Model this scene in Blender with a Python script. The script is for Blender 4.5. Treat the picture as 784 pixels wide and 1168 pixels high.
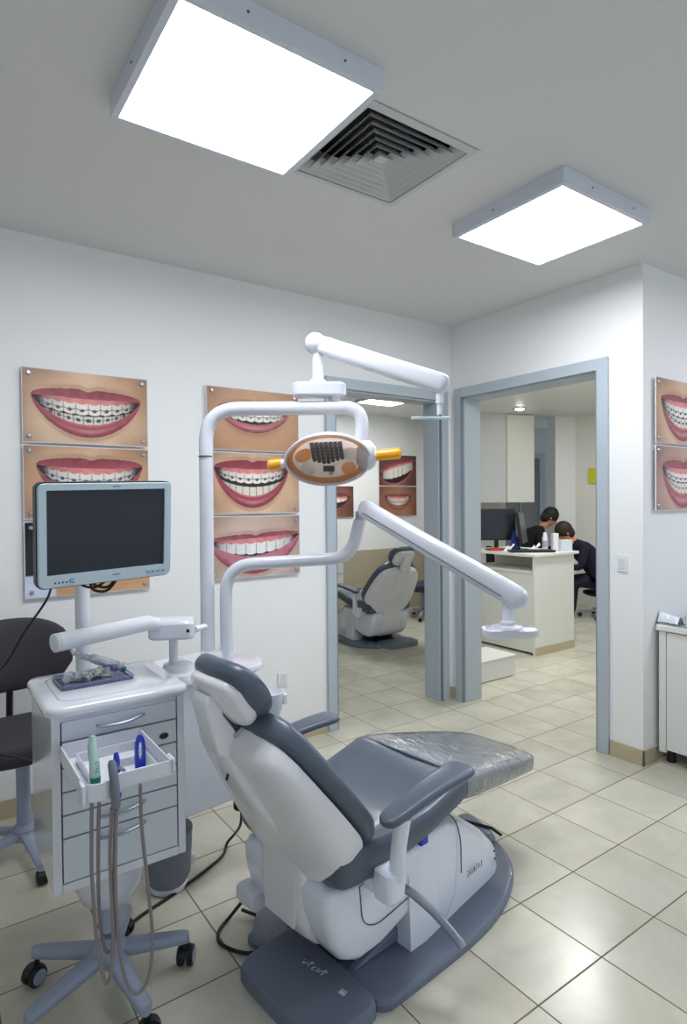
import bpy, bmesh, math, random
from mathutils import Vector, Matrix, noise
from math import sin, cos, pi, radians as R
random.seed(7)
for o in list(bpy.data.objects): bpy.data.objects.remove(o)
S = bpy.context.scene
COL = S.collection

# ------------------------------------------------------------ camera, world, exposure
YAW, PITCH, ROLL, FPX = .958, .016, -.009, 690.07
Fw = Vector((cos(YAW)*cos(PITCH), sin(YAW)*cos(PITCH), -sin(PITCH)))
Rt0 = Vector((sin(YAW), -cos(YAW), 0)); Up0 = Rt0.cross(Fw)
Rt = Rt0*cos(ROLL) + Up0*sin(ROLL); Up = Up0*cos(ROLL) - Rt0*sin(ROLL)
cam = bpy.data.objects.new('camera', bpy.data.cameras.new('camera')); COL.objects.link(cam)
cm = Matrix((Rt, Up, -Fw)).transposed().to_4x4(); cm.translation = Vector((-1.99675, -1.96875, 1.4))
cam.matrix_world = cm
cam.data.sensor_fit = 'HORIZONTAL'; cam.data.sensor_width = 36; cam.data.lens = FPX/784*36
cam.data.clip_start = .05
S.camera = cam
W = bpy.data.worlds.new('world'); S.world = W; W.use_nodes = True
W.node_tree.nodes['Background'].inputs[0].default_value = (.80, .88, 1.0, 1)
W.node_tree.nodes['Background'].inputs[1].default_value = .47
S.view_settings.view_transform = 'Standard'; S.view_settings.look = 'None'
S.view_settings.gamma = 1; S.view_settings.use_curve_mapping = False
S.view_settings.exposure = 0.72
PANEL = 14.0

# ------------------------------------------------------------ materials
def lin(c):
    return tuple((x/12.92 if x <= .04045 else ((x+.055)/1.055)**2.4) for x in (v/255 for v in c))
MATS = {}
def mat(name, rgb, rough=.5, metal=0, coat=0, bump=0, bscale=60, vary=0, vscale=4, emis=None, trans=0, ior=1.45, alpha=1):
    if name in MATS: return MATS[name]
    m = bpy.data.materials.new(name); m.use_nodes = True; nt = m.node_tree
    b = nt.nodes['Principled BSDF']; c = lin(rgb)
    b.inputs['Base Color'].default_value = (*c, 1); b.inputs['Roughness'].default_value = rough
    b.inputs['Metallic'].default_value = metal; b.inputs['Coat Weight'].default_value = coat
    b.inputs['Coat Roughness'].default_value = .08; b.inputs['IOR'].default_value = ior
    b.inputs['Transmission Weight'].default_value = trans; b.inputs['Alpha'].default_value = alpha
    tc = nt.nodes.new('ShaderNodeTexCoord')
    if vary:
        n = nt.nodes.new('ShaderNodeTexNoise'); n.inputs['Scale'].default_value = vscale; n.inputs['Detail'].default_value = 4
        nt.links.new(tc.outputs['Object'], n.inputs['Vector'])
        mx = nt.nodes.new('ShaderNodeMix'); mx.data_type = 'RGBA'
        mx.inputs['A'].default_value = (*[x*(1-vary) for x in c], 1); mx.inputs['B'].default_value = (*[min(1, x*(1+vary)) for x in c], 1)
        nt.links.new(n.outputs['Fac'], mx.inputs['Factor']); nt.links.new(mx.outputs['Result'], b.inputs['Base Color'])
    if bump:
        n = nt.nodes.new('ShaderNodeTexNoise'); n.inputs['Scale'].default_value = bscale; n.inputs['Detail'].default_value = 3
        nt.links.new(tc.outputs['Object'], n.inputs['Vector'])
        bp = nt.nodes.new('ShaderNodeBump'); bp.inputs['Strength'].default_value = bump; bp.inputs['Distance'].default_value = .004
        nt.links.new(n.outputs['Fac'], bp.inputs['Height']); nt.links.new(bp.outputs['Normal'], b.inputs['Normal'])
    if emis:
        b.inputs['Emission Color'].default_value = (*lin(emis[0]), 1); b.inputs['Emission Strength'].default_value = emis[1]
    MATS[name] = m; return m

WALL = mat('wall_paint', (240, 241, 241), .55, bump=.05, bscale=25)
CEIL = mat('ceiling_paint', (222, 223, 222), .8)
WARMWALL = mat('warm_wall_paint', (228, 228, 222), .6)
GREYWALL = mat('grey_wall_paint', (206, 209, 210), .6)
DADO = mat('beige_dado', (176, 168, 146), .5)
TRIM = mat('grey_blue_door_paint', (180, 191, 200), .38, coat=.1)
DSEAM = mat('door_seam', (128, 138, 148), .6)
SEAM = mat('dark_seam', (70, 76, 84), .7)
WP = mat('glossy_white_plastic', (218, 221, 230), .25, coat=.5)
WP2 = mat('satin_white_plastic', (226, 229, 236), .38, coat=.15)
SHELLW = mat('chair_shell_white', (236, 236, 241), .3, coat=.4)
BODYW = mat('chair_body_white', (232, 238, 250), .25, coat=.5)
LACQ = mat('lacquered_cabinet_white', (222, 226, 234), .12, coat=.8)
DRAWER = mat('drawer_front_white', (214, 221, 230), .4)
VINYL = mat('slate_grey_vinyl', (84, 95, 110), .36, coat=.12, bump=.04, bscale=220)
CHAR = mat('charcoal_fabric', (60, 56, 64), .75, bump=.1, bscale=200)
PLATE = mat('base_plate_grey', (112, 121, 139), .42, coat=.1)
STARG = mat('star_base_grey_blue', (150, 160, 180), .42)
GREYB = mat('bin_grey', (118, 124, 136), .5)
BLACK = mat('black_rubber', (22, 22, 25), .5)
BLACKP = mat('black_plastic', (26, 27, 30), .35)
SCREEN = mat('dark_screen', (40, 45, 56), .22, vary=.12, vscale=3)
BEZEL = mat('pale_blue_bezel', (192, 210, 220), .35, coat=.3)
CHROME = mat('brushed_metal', (176, 182, 192), .28, metal=.9)
STEEL = mat('handle_grey_metal', (158, 166, 178), .35, metal=.5)
HOSE = mat('grey_brown_hose', (134, 126, 128), .45)
ORANGE = mat('amber_handle', (250, 172, 30), .25, coat=.4)
ORANGER = mat('amber_reflector', (255, 182, 90), .3)
REFL = mat('silvery_reflector', (252, 244, 234), .3, metal=.15)
GRID = mat('dark_heat_grid', (50, 36, 64), .35)
BLUE = mat('cobalt_blue_plastic', (20, 55, 190), .3, coat=.4)
MINT = mat('mint_clear_plastic', (200, 232, 222), .25, trans=.35)
TEAL = mat('teal_plastic', (20, 120, 115), .4)
CREAM = mat('cream_laminate', (224, 226, 222), .42)
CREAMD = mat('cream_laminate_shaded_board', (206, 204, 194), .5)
SKIRT = mat('beige_skirting_tile', (188, 176, 148), .3, vary=.08, vscale=6, coat=.2)
GRANITE = mat('speckled_grey_top', (150, 164, 170), .25, vary=.25, vscale=60)
NAVY = mat('navy_cloth', (20, 18, 44), .85)
BLK = mat('black_cloth', (18, 18, 24), .9)
SKIN = mat('skin_tone', (196, 140, 112), .55)
HAIR = mat('dark_hair', (28, 22, 20), .6)
HAIRB = mat('brown_black_hair', (44, 28, 20), .6)
PAPER = mat('white_paper', (232, 232, 236), .7)
RED = mat('red_card', (190, 60, 40), .5)
YEL = mat('yellow_label', (214, 205, 40), .5)
SOCK = mat('switch_white', (232, 234, 236), .35)
GDOOR = mat('grey_door_leaf', (130, 134, 136), .5)
DUCT = mat('duct_dark', (30, 30, 34), .7)
VENTM = mat('vent_white_metal', (205, 207, 208), .45)
FRAMEM = mat('light_frame_metal', (214, 219, 230), .4)
MARK = mat('logo_white', (206, 210, 222), .5)
MARKD = mat('logo_grey', (90, 96, 120), .5)
LAMPON = mat('panel_diffuser', (255, 255, 255), .4, emis=((246, 249, 255), PANEL))
LAMPR = mat('panel_diffuser_warm', (255, 255, 255), .4, emis=((250, 252, 252), 26.0))
SPOTM = mat('spot_lens', (255, 255, 255), .4, emis=((255, 250, 240), 14.0))

def clear_mat(name, tint, amt, rough=.08, bump=0, bs=40):
    m = bpy.data.materials.new(name); m.use_nodes = True; nt = m.node_tree; nt.nodes.clear()
    out = nt.nodes.new('ShaderNodeOutputMaterial'); tr = nt.nodes.new('ShaderNodeBsdfTransparent'); gl = nt.nodes.new('ShaderNodeBsdfGlossy')
    df = nt.nodes.new('ShaderNodeBsdfDiffuse'); df.inputs[0].default_value = (*lin(tint), 1)
    tr.inputs[0].default_value = (1, 1, 1, 1); gl.inputs['Roughness'].default_value = rough
    fr = nt.nodes.new('ShaderNodeFresnel'); fr.inputs[0].default_value = 1.45
    m1 = nt.nodes.new('ShaderNodeMixShader'); m2 = nt.nodes.new('ShaderNodeMixShader'); m1.inputs[0].default_value = amt
    nt.links.new(tr.outputs[0], m1.inputs[1]); nt.links.new(df.outputs[0], m1.inputs[2])
    nt.links.new(m1.outputs[0], m2.inputs[1]); nt.links.new(gl.outputs[0], m2.inputs[2]); nt.links.new(m2.outputs[0], out.inputs[0])
    if bump:
        tc = nt.nodes.new('ShaderNodeTexCoord'); mp = nt.nodes.new('ShaderNodeMapping'); mp.inputs['Scale'].default_value = (1, .35, 1)
        n = nt.nodes.new('ShaderNodeTexNoise'); n.inputs['Scale'].default_value = bs; n.inputs['Detail'].default_value = 6; n.inputs['Distortion'].default_value = 1.5
        nt.links.new(tc.outputs['Object'], mp.inputs[0]); nt.links.new(mp.outputs[0], n.inputs['Vector'])
        bp = nt.nodes.new('ShaderNodeBump'); bp.inputs['Strength'].default_value = bump; bp.inputs['Distance'].default_value = .01
        nt.links.new(n.outputs['Fac'], bp.inputs['Height'])
        nt.links.new(bp.outputs[0], gl.inputs['Normal']); nt.links.new(bp.outputs[0], fr.inputs['Normal'])
        mu = nt.nodes.new('ShaderNodeMath'); mu.operation = 'MULTIPLY_ADD'; mu.inputs[1].default_value = 1.6; mu.inputs[2].default_value = .04
        nt.links.new(fr.outputs[0], mu.inputs[0]); nt.links.new(mu.outputs[0], m2.inputs[0])
    else: nt.links.new(fr.outputs[0], m2.inputs[0])
    return m
def translucent(name, rgb, t, rough=.3):
    m = bpy.data.materials.new(name); m.use_nodes = True; nt = m.node_tree; b = nt.nodes['Principled BSDF']; out = nt.nodes['Material Output']
    b.inputs['Base Color'].default_value = (*lin(rgb), 1); b.inputs['Roughness'].default_value = rough
    tl = nt.nodes.new('ShaderNodeBsdfTranslucent'); tl.inputs[0].default_value = (*lin(rgb), 1); mx = nt.nodes.new('ShaderNodeMixShader'); mx.inputs[0].default_value = t
    nt.links.new(b.outputs[0], mx.inputs[1]); nt.links.new(tl.outputs[0], mx.inputs[2]); nt.links.new(mx.outputs[0], out.inputs[0]); return m
LHOUSE = translucent('lamp_housing_plastic', (246, 244, 242), .55)
LREFL = translucent('lamp_reflector_plastic', (250, 240, 230), .6)
LAMBER = translucent('lamp_amber_plastic', (255, 206, 140), .55)
GLASS = clear_mat('clear_visor', (255, 240, 222), .07)
FILM = clear_mat('clinging_clear_film', (228, 234, 242), .27, .12, 1.0, 24)
TRAYG = clear_mat('clear_tray', (190, 200, 225), .35)
WRAP = clear_mat('crinkled_wrap', (226, 230, 236), .75, .15, 1.0, 90)
ACRYL = clear_mat('acrylic_edge', (225, 232, 235), .5)

def floor_mat():
    m = bpy.data.materials.new('beige_floor_tile'); m.use_nodes = True; nt = m.node_tree; b = nt.nodes['Principled BSDF']
    N = nt.nodes.new; L = nt.links.new
    tc = N('ShaderNodeTexCoord'); sep = N('ShaderNodeSeparateXYZ'); L(tc.outputs['Object'], sep.inputs[0])
    def mth(op, a, bb=None):
        n = N('ShaderNodeMath'); n.operation = op
        for i, v in enumerate((a, bb)):
            if v is None: continue
            if isinstance(v, (int, float)): n.inputs[i].default_value = v
            else: L(v, n.inputs[i])
        return n.outputs[0]
    s = .30625; ds = []; ids = []
    for k in (0, 1):
        q = mth('DIVIDE', sep.outputs[k], s); ids.append(mth('FLOOR', q)); fr = mth('FRACT', q)
        ds.append(mth('MINIMUM', fr, mth('SUBTRACT', 1.0, fr)))
    d = mth('MINIMUM', ds[0], ds[1])
    gr = N('ShaderNodeMapRange'); gr.inputs['From Min'].default_value = .0055; gr.inputs['From Max'].default_value = .010; L(d, gr.inputs['Value'])
    cb = N('ShaderNodeCombineXYZ'); L(ids[0], cb.inputs[0]); L(ids[1], cb.inputs[1])
    wn = N('ShaderNodeTexWhiteNoise'); wn.noise_dimensions = '3D'; L(cb.outputs[0], wn.inputs['Vector'])
    vm = N('ShaderNodeVectorMath'); vm.operation = 'MULTIPLY_ADD'; vm.inputs[1].default_value = (9, 9, 9)
    L(wn.outputs['Color'], vm.inputs[0]); L(tc.outputs['Object'], vm.inputs[2])
    nz = N('ShaderNodeTexNoise'); nz.inputs['Scale'].default_value = 3.2; nz.inputs['Detail'].default_value = 8; nz.inputs['Roughness'].default_value = .62; nz.inputs['Distortion'].default_value = .6
    L(vm.outputs[0], nz.inputs['Vector'])
    cr = N('ShaderNodeValToRGB'); L(nz.outputs['Fac'], cr.inputs[0])
    cr.color_ramp.elements[0].position = .30; cr.color_ramp.elements[0].color = (*lin((190, 187, 168)), 1)
    cr.color_ramp.elements[1].position = .68; cr.color_ramp.elements[1].color = (*lin((212, 209, 193)), 1)
    hs = N('ShaderNodeHueSaturation'); L(cr.outputs[0], hs.inputs['Color'])
    mr = N('ShaderNodeMapRange'); mr.inputs['To Min'].default_value = .94; mr.inputs['To Max'].default_value = 1.05; L(wn.outputs['Value'], mr.inputs['Value']); L(mr.outputs[0], hs.inputs['Value'])
    mx = N('ShaderNodeMix'); mx.data_type = 'RGBA'; L(gr.outputs[0], mx.inputs['Factor'])
    mx.inputs['A'].default_value = (*lin((112, 98, 78)), 1); L(hs.outputs[0], mx.inputs['B']); L(mx.outputs['Result'], b.inputs['Base Color'])
    rr = N('ShaderNodeMapRange'); rr.inputs['To Min'].default_value = .8; rr.inputs['To Max'].default_value = .24; L(gr.outputs[0], rr.inputs['Value']); L(rr.outputs[0], b.inputs['Roughness'])
    bp = N('ShaderNodeBump'); bp.inputs['Strength'].default_value = .5; bp.inputs['Distance'].default_value = .002
    L(gr.outputs[0], bp.inputs['Height']); L(bp.outputs[0], b.inputs['Normal'])
    b.inputs['IOR'].default_value = 1.5
    return m
FLOORM = floor_mat()

# ------------------------------------------------------------ geometry helpers: every one returns (verts, faces)
def join(*gs):
    V, Fc = [], []
    for g in gs:
        n = len(V); V += list(g[0]); Fc += [tuple(i+n for i in f) for f in g[1]]
    return V, Fc
def xf(g, M):
    return [tuple(M @ Vector(v)) for v in g[0]], g[1]
def tr(x=0, y=0, z=0, rz=0, rx=0, ry=0):
    return Matrix.Translation((x, y, z)) @ Matrix.Rotation(rz, 4, 'Z') @ Matrix.Rotation(ry, 4, 'Y') @ Matrix.Rotation(rx, 4, 'X')
def box(x0, x1, y0, y1, z0, z1):
    V = [(x, y, z) for z in (z0, z1) for y in (y0, y1) for x in (x0, x1)]
    return V, [(0, 2, 3, 1), (4, 5, 7, 6), (0, 1, 5, 4), (2, 6, 7, 3), (0, 4, 6, 2), (1, 3, 7, 5)]
def loft(rings, cap=True, closed=True):
    n = len(rings[0]); V = [tuple(p) for r in rings for p in r]; Fc = []
    for i in range(len(rings)-1):
        for j in range(n if closed else n-1):
            k = (j+1) % n; Fc.append((i*n+j, i*n+k, (i+1)*n+k, (i+1)*n+j))
    if cap:
        Fc.append(tuple(range(n-1, -1, -1))); m = (len(rings)-1)*n; Fc.append(tuple(m+j for j in range(n)))
    return V, Fc
def prism(poly, h0, h1, ax='z'):
    def p(a, b, h): return {'z': (a, b, h), 'y': (a, h, b), 'x': (h, a, b)}[ax]
    return loft([[p(a, b, h0) for a, b in poly], [p(a, b, h1) for a, b in poly]])
def rrect(w, h, r, n=4, cx=0, cy=0):
    o = []
    for sx, sy, a0 in ((1, 1, 0), (-1, 1, 90), (-1, -1, 180), (1, -1, 270)):
        for i in range(n+1):
            a = R(a0+90*i/n); o.append((cx+sx*(w/2-r)+r*cos(a), cy+sy*(h/2-r)+r*sin(a)))
    return o
def tube(path, r, n=12, cap=True):
    P = [Vector(p) for p in path]; rad = r if isinstance(r, (list, tuple)) else [r]*len(P)
    t0 = (P[1]-P[0]).normalized(); up = Vector((0, 0, 1)) if abs(t0.z) < .9 else Vector((1, 0, 0))
    a = t0.cross(up).normalized(); rings = []
    for i, p in enumerate(P):
        t = ((P[min(i+1, len(P)-1)]-P[i]).normalized() + (P[i]-P[max(i-1, 0)]).normalized())
        t = t.normalized() if t.length > 1e-6 else t0
        a = (a - t*a.dot(t)).normalized(); b = t.cross(a)
        rings.append([p + (a*cos(2*pi*k/n) + b*sin(2*pi*k/n))*rad[i] for k in range(n)])
    return loft(rings, cap)
def rbend(pts, r, n=8):
    P = [Vector(p) for p in pts]; rr = r if isinstance(r, (list, tuple)) else [r]*(len(P)); o = [P[0]]
    for i in range(1, len(P)-1):
        d1 = (P[i-1]-P[i]); d2 = (P[i+1]-P[i]); L = min(rr[i], d1.length*.499, d2.length*.499)
        A = P[i]+d1.normalized()*L; B = P[i]+d2.normalized()*L
        for k in range(n+1):
            t = k/n; o.append(A*(1-t)**2 + P[i]*2*t*(1-t) + B*t*t)
    return o+[P[-1]]
def spline(pts, n=8):
    P = [Vector(p) for p in pts]; o = []
    Q = [P[0]*2-P[1]]+P+[P[-1]*2-P[-2]]
    for i in range(1, len(Q)-2):
        for k in range(n):
            t = k/n; a, b, c, d = Q[i-1], Q[i], Q[i+1], Q[i+2]
            o.append(.5*((2*b)+(c-a)*t+(2*a-5*b+4*c-d)*t*t+(3*b-3*c+d-a)*t**3))
    return o+[P[-1]]
def lathe(prof, n=24, c=(0, 0, 0)):
    return loft([[(c[0]+r*cos(2*pi*k/n), c[1]+r*sin(2*pi*k/n), c[2]+z) for k in range(n)] for r, z in prof])
def ellip(c, r, n=20, m=12, M=None):
    g = loft([[(r[0]*sin(pi*i/m)*cos(2*pi*k/n), r[1]*sin(pi*i/m)*sin(2*pi*k/n), r[2]*cos(pi*i/m)) for k in range(n)] for i in [.03]+list(range(1, m))+[m-.03]])
    if M is not None: g = xf(g, M.to_4x4())
    return xf(g, Matrix.Translation(c))
def supring(c, u, v, w, h, p=3.0, n=28):
    c, u, v = Vector(c), Vector(u), Vector(v); o = []
    for k in range(n):
        a = 2*pi*k/n; x, y = cos(a), sin(a)
        o.append(c + u*(w*math.copysign(abs(x)**(2/p), x)) + v*(h*math.copysign(abs(y)**(2/p), y)))
    return o
def grid(nx, ny, fn):
    V = [tuple(fn(i/nx, j/ny)) for j in range(ny+1) for i in range(nx+1)]
    return V, [(j*(nx+1)+i, j*(nx+1)+i+1, (j+1)*(nx+1)+i+1, (j+1)*(nx+1)+i) for j in range(ny) for i in range(nx)]

# ------------------------------------------------------------ object helpers
ROOT = {}
def tag(o, label=None, cat=None, group=None, kind=None):
    if label: o['label'] = label
    if cat: o['category'] = cat
    if group: o['group'] = group
    if kind: o['kind'] = kind
    return o
def thing(name, label, cat, loc=(0, 0, 0), rz=0, group=None):
    o = bpy.data.objects.new(name, None); COL.objects.link(o); o.empty_display_size = .1
    o.location = loc; o.rotation_euler = (0, 0, rz)
    ROOT[o.name] = (Matrix.Translation(loc) @ Matrix.Rotation(rz, 4, 'Z')).inverted()
    return tag(o, label, cat, group)
def obj(name, g, m, parent=None, bev=0, seg=3, ang=35, sub=0, local=False, label=None, flat=False):
    """one mesh object; g in world coordinates unless local (the parent thing's own frame)"""
    me = bpy.data.meshes.new(name); M = ROOT.get(parent.name) if parent else None
    V = [tuple(v) for v in g[0]]
    if M is not None and not local: V = [tuple(M @ Vector(v)) for v in V]
    off = None
    if parent is None:
        xs, ys, zs = zip(*V); off = Vector(((min(xs)+max(xs))/2, (min(ys)+max(ys))/2, min(zs)))
        if name.startswith(('wall', 'floor', 'ceiling')): off = Vector((0, 0, 0))
        V = [tuple(Vector(v)-off) for v in V]
    me.from_pydata(V, [], g[1]); bm = bmesh.new(); bm.from_mesh(me)
    bmesh.ops.recalc_face_normals(bm, faces=bm.faces); bm.to_mesh(me); bm.free()
    if not flat:
        me.shade_smooth(); me.set_sharp_from_angle(angle=R(ang))
    ml = m if isinstance(m, (list, tuple)) else [m]
    for x in ml: me.materials.append(x)
    o = bpy.data.objects.new(name, me); COL.objects.link(o)
    if parent: o.parent = parent; ROOT[o.name] = M
    else: o.location = off
    if bev:
        b = o.modifiers.new('bevel', 'BEVEL'); b.width = bev; b.segments = seg; b.limit_method = 'ANGLE'; b.angle_limit = R(30); b.harden_normals = True
    if sub:
        s = o.modifiers.new('subsurf', 'SUBSURF'); s.levels = sub; s.render_levels = sub
    if label: o['label'] = label
    return o
def struct(name, g, m, bev=0):
    return tag(obj(name, g, m, bev=bev), kind='structure')
def copy_tree(o, parent=None):
    c = o.copy(); COL.objects.link(c)
    if parent: c.parent = parent
    for ch in list(o.children): copy_tree(ch, c)
    return c

# ------------------------------------------------------------ the shell of the room
H = 2.63; YL = 1.107; XB = 1.10; YR = -.285
DZ = 2.10
struct('floor', box(-5, 7.5, -4.2, 6.2, -.05, 0), FLOORM)
# ceiling with the duct opening
vx0, vx1, vy0, vy1 = -.845, -.39, -.48, -.035
struct('ceiling', join(box(-5, vx0, -4.2, 1.26, H, H+.1), box(vx1, 4.2, -4.2, YR, H, H+.1), box(vx1, 1.26, YR, 1.26, H, H+.1),
                       box(vx0, vx1, -4.2, vy0, H, H+.1), box(vx0, vx1, vy1, 1.26, H, H+.1)), CEIL)
struct('wall_left', join(box(-5, .06, YL, YL+.14, 0, H), box(1.025, 1.24, YL, YL+.14, 0, H), box(.06, 1.025, YL, YL+.14, 2.12, H)), WALL)
struct('wall_back', join(box(XB, XB+.15, 1.02, YL, 0, H), box(XB, XB+.15, YR, -.065, 0, H), box(XB, XB+.15, -.065, 1.02, 2.14, H)), WALL)
struct('wall_right', box(XB+.15, 4.2, YR, YR+.12, 0, H), WALL)
struct('wall_far_left', box(-5.1, -5, -4.2, 1.26, 0, H), WALL)
# baseboards
def bb(name, g): struct(name, g, SKIRT, .002)
bb('baseboard_left', join(box(-5, .028, YL-.010, YL, 0, .082), box(1.062, XB, YL-.010, YL, 0, .082)))
bb('baseboard_back', join(box(XB-.010, XB, 1.048, YL-.010, 0, .082), box(XB-.010, XB, YR-.010, -.102, 0, .082)))
bb('baseboard_right', box(XB-.010, 4.2, YR-.010, YR, 0, .082))
# door frames (front trim, rebate and reveal)
def door_frame(n, horizontal, a0, a1, ztop, face, depth, sgn):
    """opening a0..a1 along the wall, trim .065 wide; face = wall plane, depth = wall thickness (into +)"""
    w = .067
    def B(p0, p1, q0, q1, z0, z1):
        return box(p0, p1, q0, q1, z0, z1) if horizontal else box(q0, q1, p0, p1, z0, z1)
    fr = join(B(a0-w, a0, face-.022, face, 0, ztop+w), B(a1, a1+w, face-.022, face, 0, ztop+w), B(a0, a1, face-.022, face, ztop, ztop+w))
    rv = join(B(a0-.035, a0+.012, face, face+depth+.01, 0, ztop), B(a1-.012, a1+.035, face, face+depth+.01, 0, ztop), B(a0, a1, face, face+depth+.01, ztop-.012, ztop+.02))
    seam = join(B(a0-.003, a0+.002, face-.0235, face-.001, 0, ztop), B(a1-.002, a1+.003, face-.0235, face-.001, 0, ztop))
    root = obj('door_%d' % n, fr, TRIM, bev=.004); tag(root, kind='structure')
    ROOT[root.name] = Matrix.Translation(root.location).inverted()
    obj('reveal', rv, TRIM, root, bev=.002); obj('rebate_seam', seam, DSEAM, root)
door_frame(1, True, .098, .990, 2.10, YL, .14, 1)
door_frame(2, False, -.032, .985, 2.115, XB, .15, 1)
# small latch plate on the second door frame
# room behind door 1
H2 = 2.50
DG = [(1.24, 1.25), (4.15, 4.16), (4.22, 4.09), (1.31, 1.19)]
struct('wall_between_rooms', prism([(1.252, 1.25), (4.16, 4.13), (4.22, 4.07), (1.252, 1.15)], 0, 2.63), WARMWALL)
struct('wall_room_two_far', box(-.9, 4.2, 4.1, 4.2, .80, 2.63), WALL)
struct('trim_1', box(-.9, 4.2, 4.06, 4.2, 0, .80), DADO)
struct('wall_room_two_left', box(-1.0, -.9, 1.247, 4.2, 0, 2.63), WALL)
struct('ceiling_room_two', prism([(-.9, 1.247), (1.24, 1.247), (4.13, 4.1), (-.9, 4.1)], H2, H2+.08), CEIL)
# reception behind door 2
H3 = 2.52
struct('ceiling_reception', prism([(1.25, -.165), (6.6, -.165), (6.6, 5.4), (5.4, 5.4), (1.25, 1.15)], H3, H3+.08), CREAM)
struct('wall_reception_right', box(1.25, 6.6, -.165, -.12, 0, 2.6), WARMWALL)

# ------------------------------------------------------------ posters: prints of smiles
def clamp(x, a=0., b=1.): return a if x < a else b if x > b else x
def sst(a, b, x):
    t = clamp((x-a)/(b-a)); return t*t*(3-2*t)
def mixc(a, b, t): return tuple(a[i]*(1-t)+b[i]*t for i in range(3))
def smile(x, y, P):
    """x 0..1 across, y 0..1 up; returns sRGB of a close photograph of a smiling mouth"""
    A = P.get('asp', 1.66)
    n = noise.noise(Vector((x*3+P['seed'], y*2, 0)))*.5; n2 = noise.noise(Vector((x*14, y*10, P['seed'])))
    sk = mixc(P.get('skin', (236, 206, 174)), P.get('skin2', (196, 150, 116)), clamp(.12+1.0*n+1.1*abs(x-.5)+.55*(y-.4)))
    c = mixc(sk, (120, 80, 60), .08*(n2+1)*.5)
    mx = (x-P.get('cx', .5))/P.get('hw', .40); k = P.get('curve', .16)
    yc = P.get('cy', .56); ax = abs(mx)
    bY = yc + k*(mx*mx) + P.get('tilt', 0)*mx      # corner-up baseline
    if ax < 1.12:
        q = max(0., 1-min(ax, 1)**2)
        top = bY + P.get('up', .16)*q**.7 - .035*math.exp(-(mx/.10)**2) + .012
        bot = bY - P.get('lo', .46)*q**.62 - .012
        iu = bY + P.get('iu', .07)*q - .0
        il = bY - P.get('il', .30)*q**.75
        # philtrum / fold shading
        c = mixc(c, (140, 92, 74), .35*math.exp(-((y-top-.03)/.03)**2)*q)
        c = mixc(c, (150, 104, 84), .45*math.exp(-((y-bot+.03)/.04)**2)*q)
        if ax < 1 and bot < y < top:
            lip = P.get('lip', (186, 92, 100)); t = (y-bot)/(top-bot)
            c = mixc(lip, (120, 44, 56), clamp(.75*abs(t*2-1)**1.5+.3*n2))
            if y < il:
                s = (y-bot)/max(.01, (il-bot)); c = mixc(c, (240, 190, 192), .5*math.exp(-((s-.55)/.22)**2)*math.exp(-(mx/.55)**2)*(1+.5*n2))
            if il < y < iu:
                c = (28, 12, 16)
                gum = iu - .07*q
                th0 = iu - P.get('th', .21)*q**.5 - P.get('tc', 0)*q; tb = th0 - P.get('gap', .012)
                # tooth columns: narrower to the sides
                ang = math.asin(clamp(mx*.97, -1, 1)); nt = P.get('nt', 5.4); cx = ang*nt/1.2; fx = cx-math.floor(cx); e = min(fx, 1-fx)
                shade = clamp(1-.55*ax**3)
                ivory = P.get('ivory', (242, 236, 224))
                low = .018*math.cos((fx-.5)*pi)                       # rounded edge
                yt = th0 + .02 - low
                if y > yt:
                    c = mixc((168, 140, 124), ivory, sst(.0, .07, e)); c = tuple(v*shade for v in c)
                    gy = gum - .02 - .03*math.cos((fx-.5)*pi) + .03
                    if y > gy: c = tuple(v*shade for v in mixc((214, 120, 120), (236, 160, 156), n2*.5+.5))
                    c = tuple(v*(1+.04*n2) for v in c)
                    if P.get('brace'):
                        wy = (gy+yt)/2 - .01
                        if abs(y-wy) < .006: c = P.get('wire', (90, 96, 120))
                        if ((fx-.5)/.20)**2+((y-wy)/.024)**2 < 1: c = mixc(P['brace'], (200, 206, 226), .6 if (abs(fx-.44) < .06 and abs(y-wy-.006) < .007) else 0)
                elif P.get('lower') and y < tb:
                    cx2 = ang*nt*1.25/1.2+.5; f2 = cx2-math.floor(cx2); e2 = min(f2, 1-f2)
                    yb = il + P.get('lgum', .03)*q
                    if y < yb: c = tuple(v*shade for v in (205, 116, 118))
                    else:
                        c = mixc((110, 90, 84), mixc(ivory, (200, 190, 176), .35), sst(.0, .08, e2)); c = tuple(v*shade for v in c)
                        if P.get('brace2'):
                            wy = (yb+tb)/2
                            if abs(y-wy) < .005: c = (110, 112, 130)
                            if abs(f2-.5) < .2 and abs(y-wy) < .022: c = P['brace2']
                if ax > .74: c = mixc(c, (30, 14, 20), sst(.74, .95, ax))
    # vignette of the cheeks
    f = 1-.25*sst(.35, .75, math.hypot(x-.5, (y-.5)*.8)); c = tuple(v*f for v in c)
    return c
def coat_portrait(x, y, P):
    n = noise.noise(Vector((x*4, y*4, 3)))
    c = (206, 214, 232)
    if (x+.05)**2/.16+(y-.75)**2/.22 < 1: c = (20, 20, 26)
    elif x > .22 and y < .30+.1*n: c = (206, 160, 116)
    return tuple(v*(1+.1*n) for v in c)
PRINT = bpy.data.materials.new('poster_print'); PRINT.use_nodes = True
_b = PRINT.node_tree.nodes['Principled BSDF']; _a = PRINT.node_tree.nodes.new('ShaderNodeVertexColor'); _a.layer_name = 'Col'
PRINT.node_tree.links.new(_a.outputs[0], _b.inputs['Base Color']); _b.inputs['Roughness'].default_value = .32; _b.inputs['Coat Weight'].default_value = .25
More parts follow.
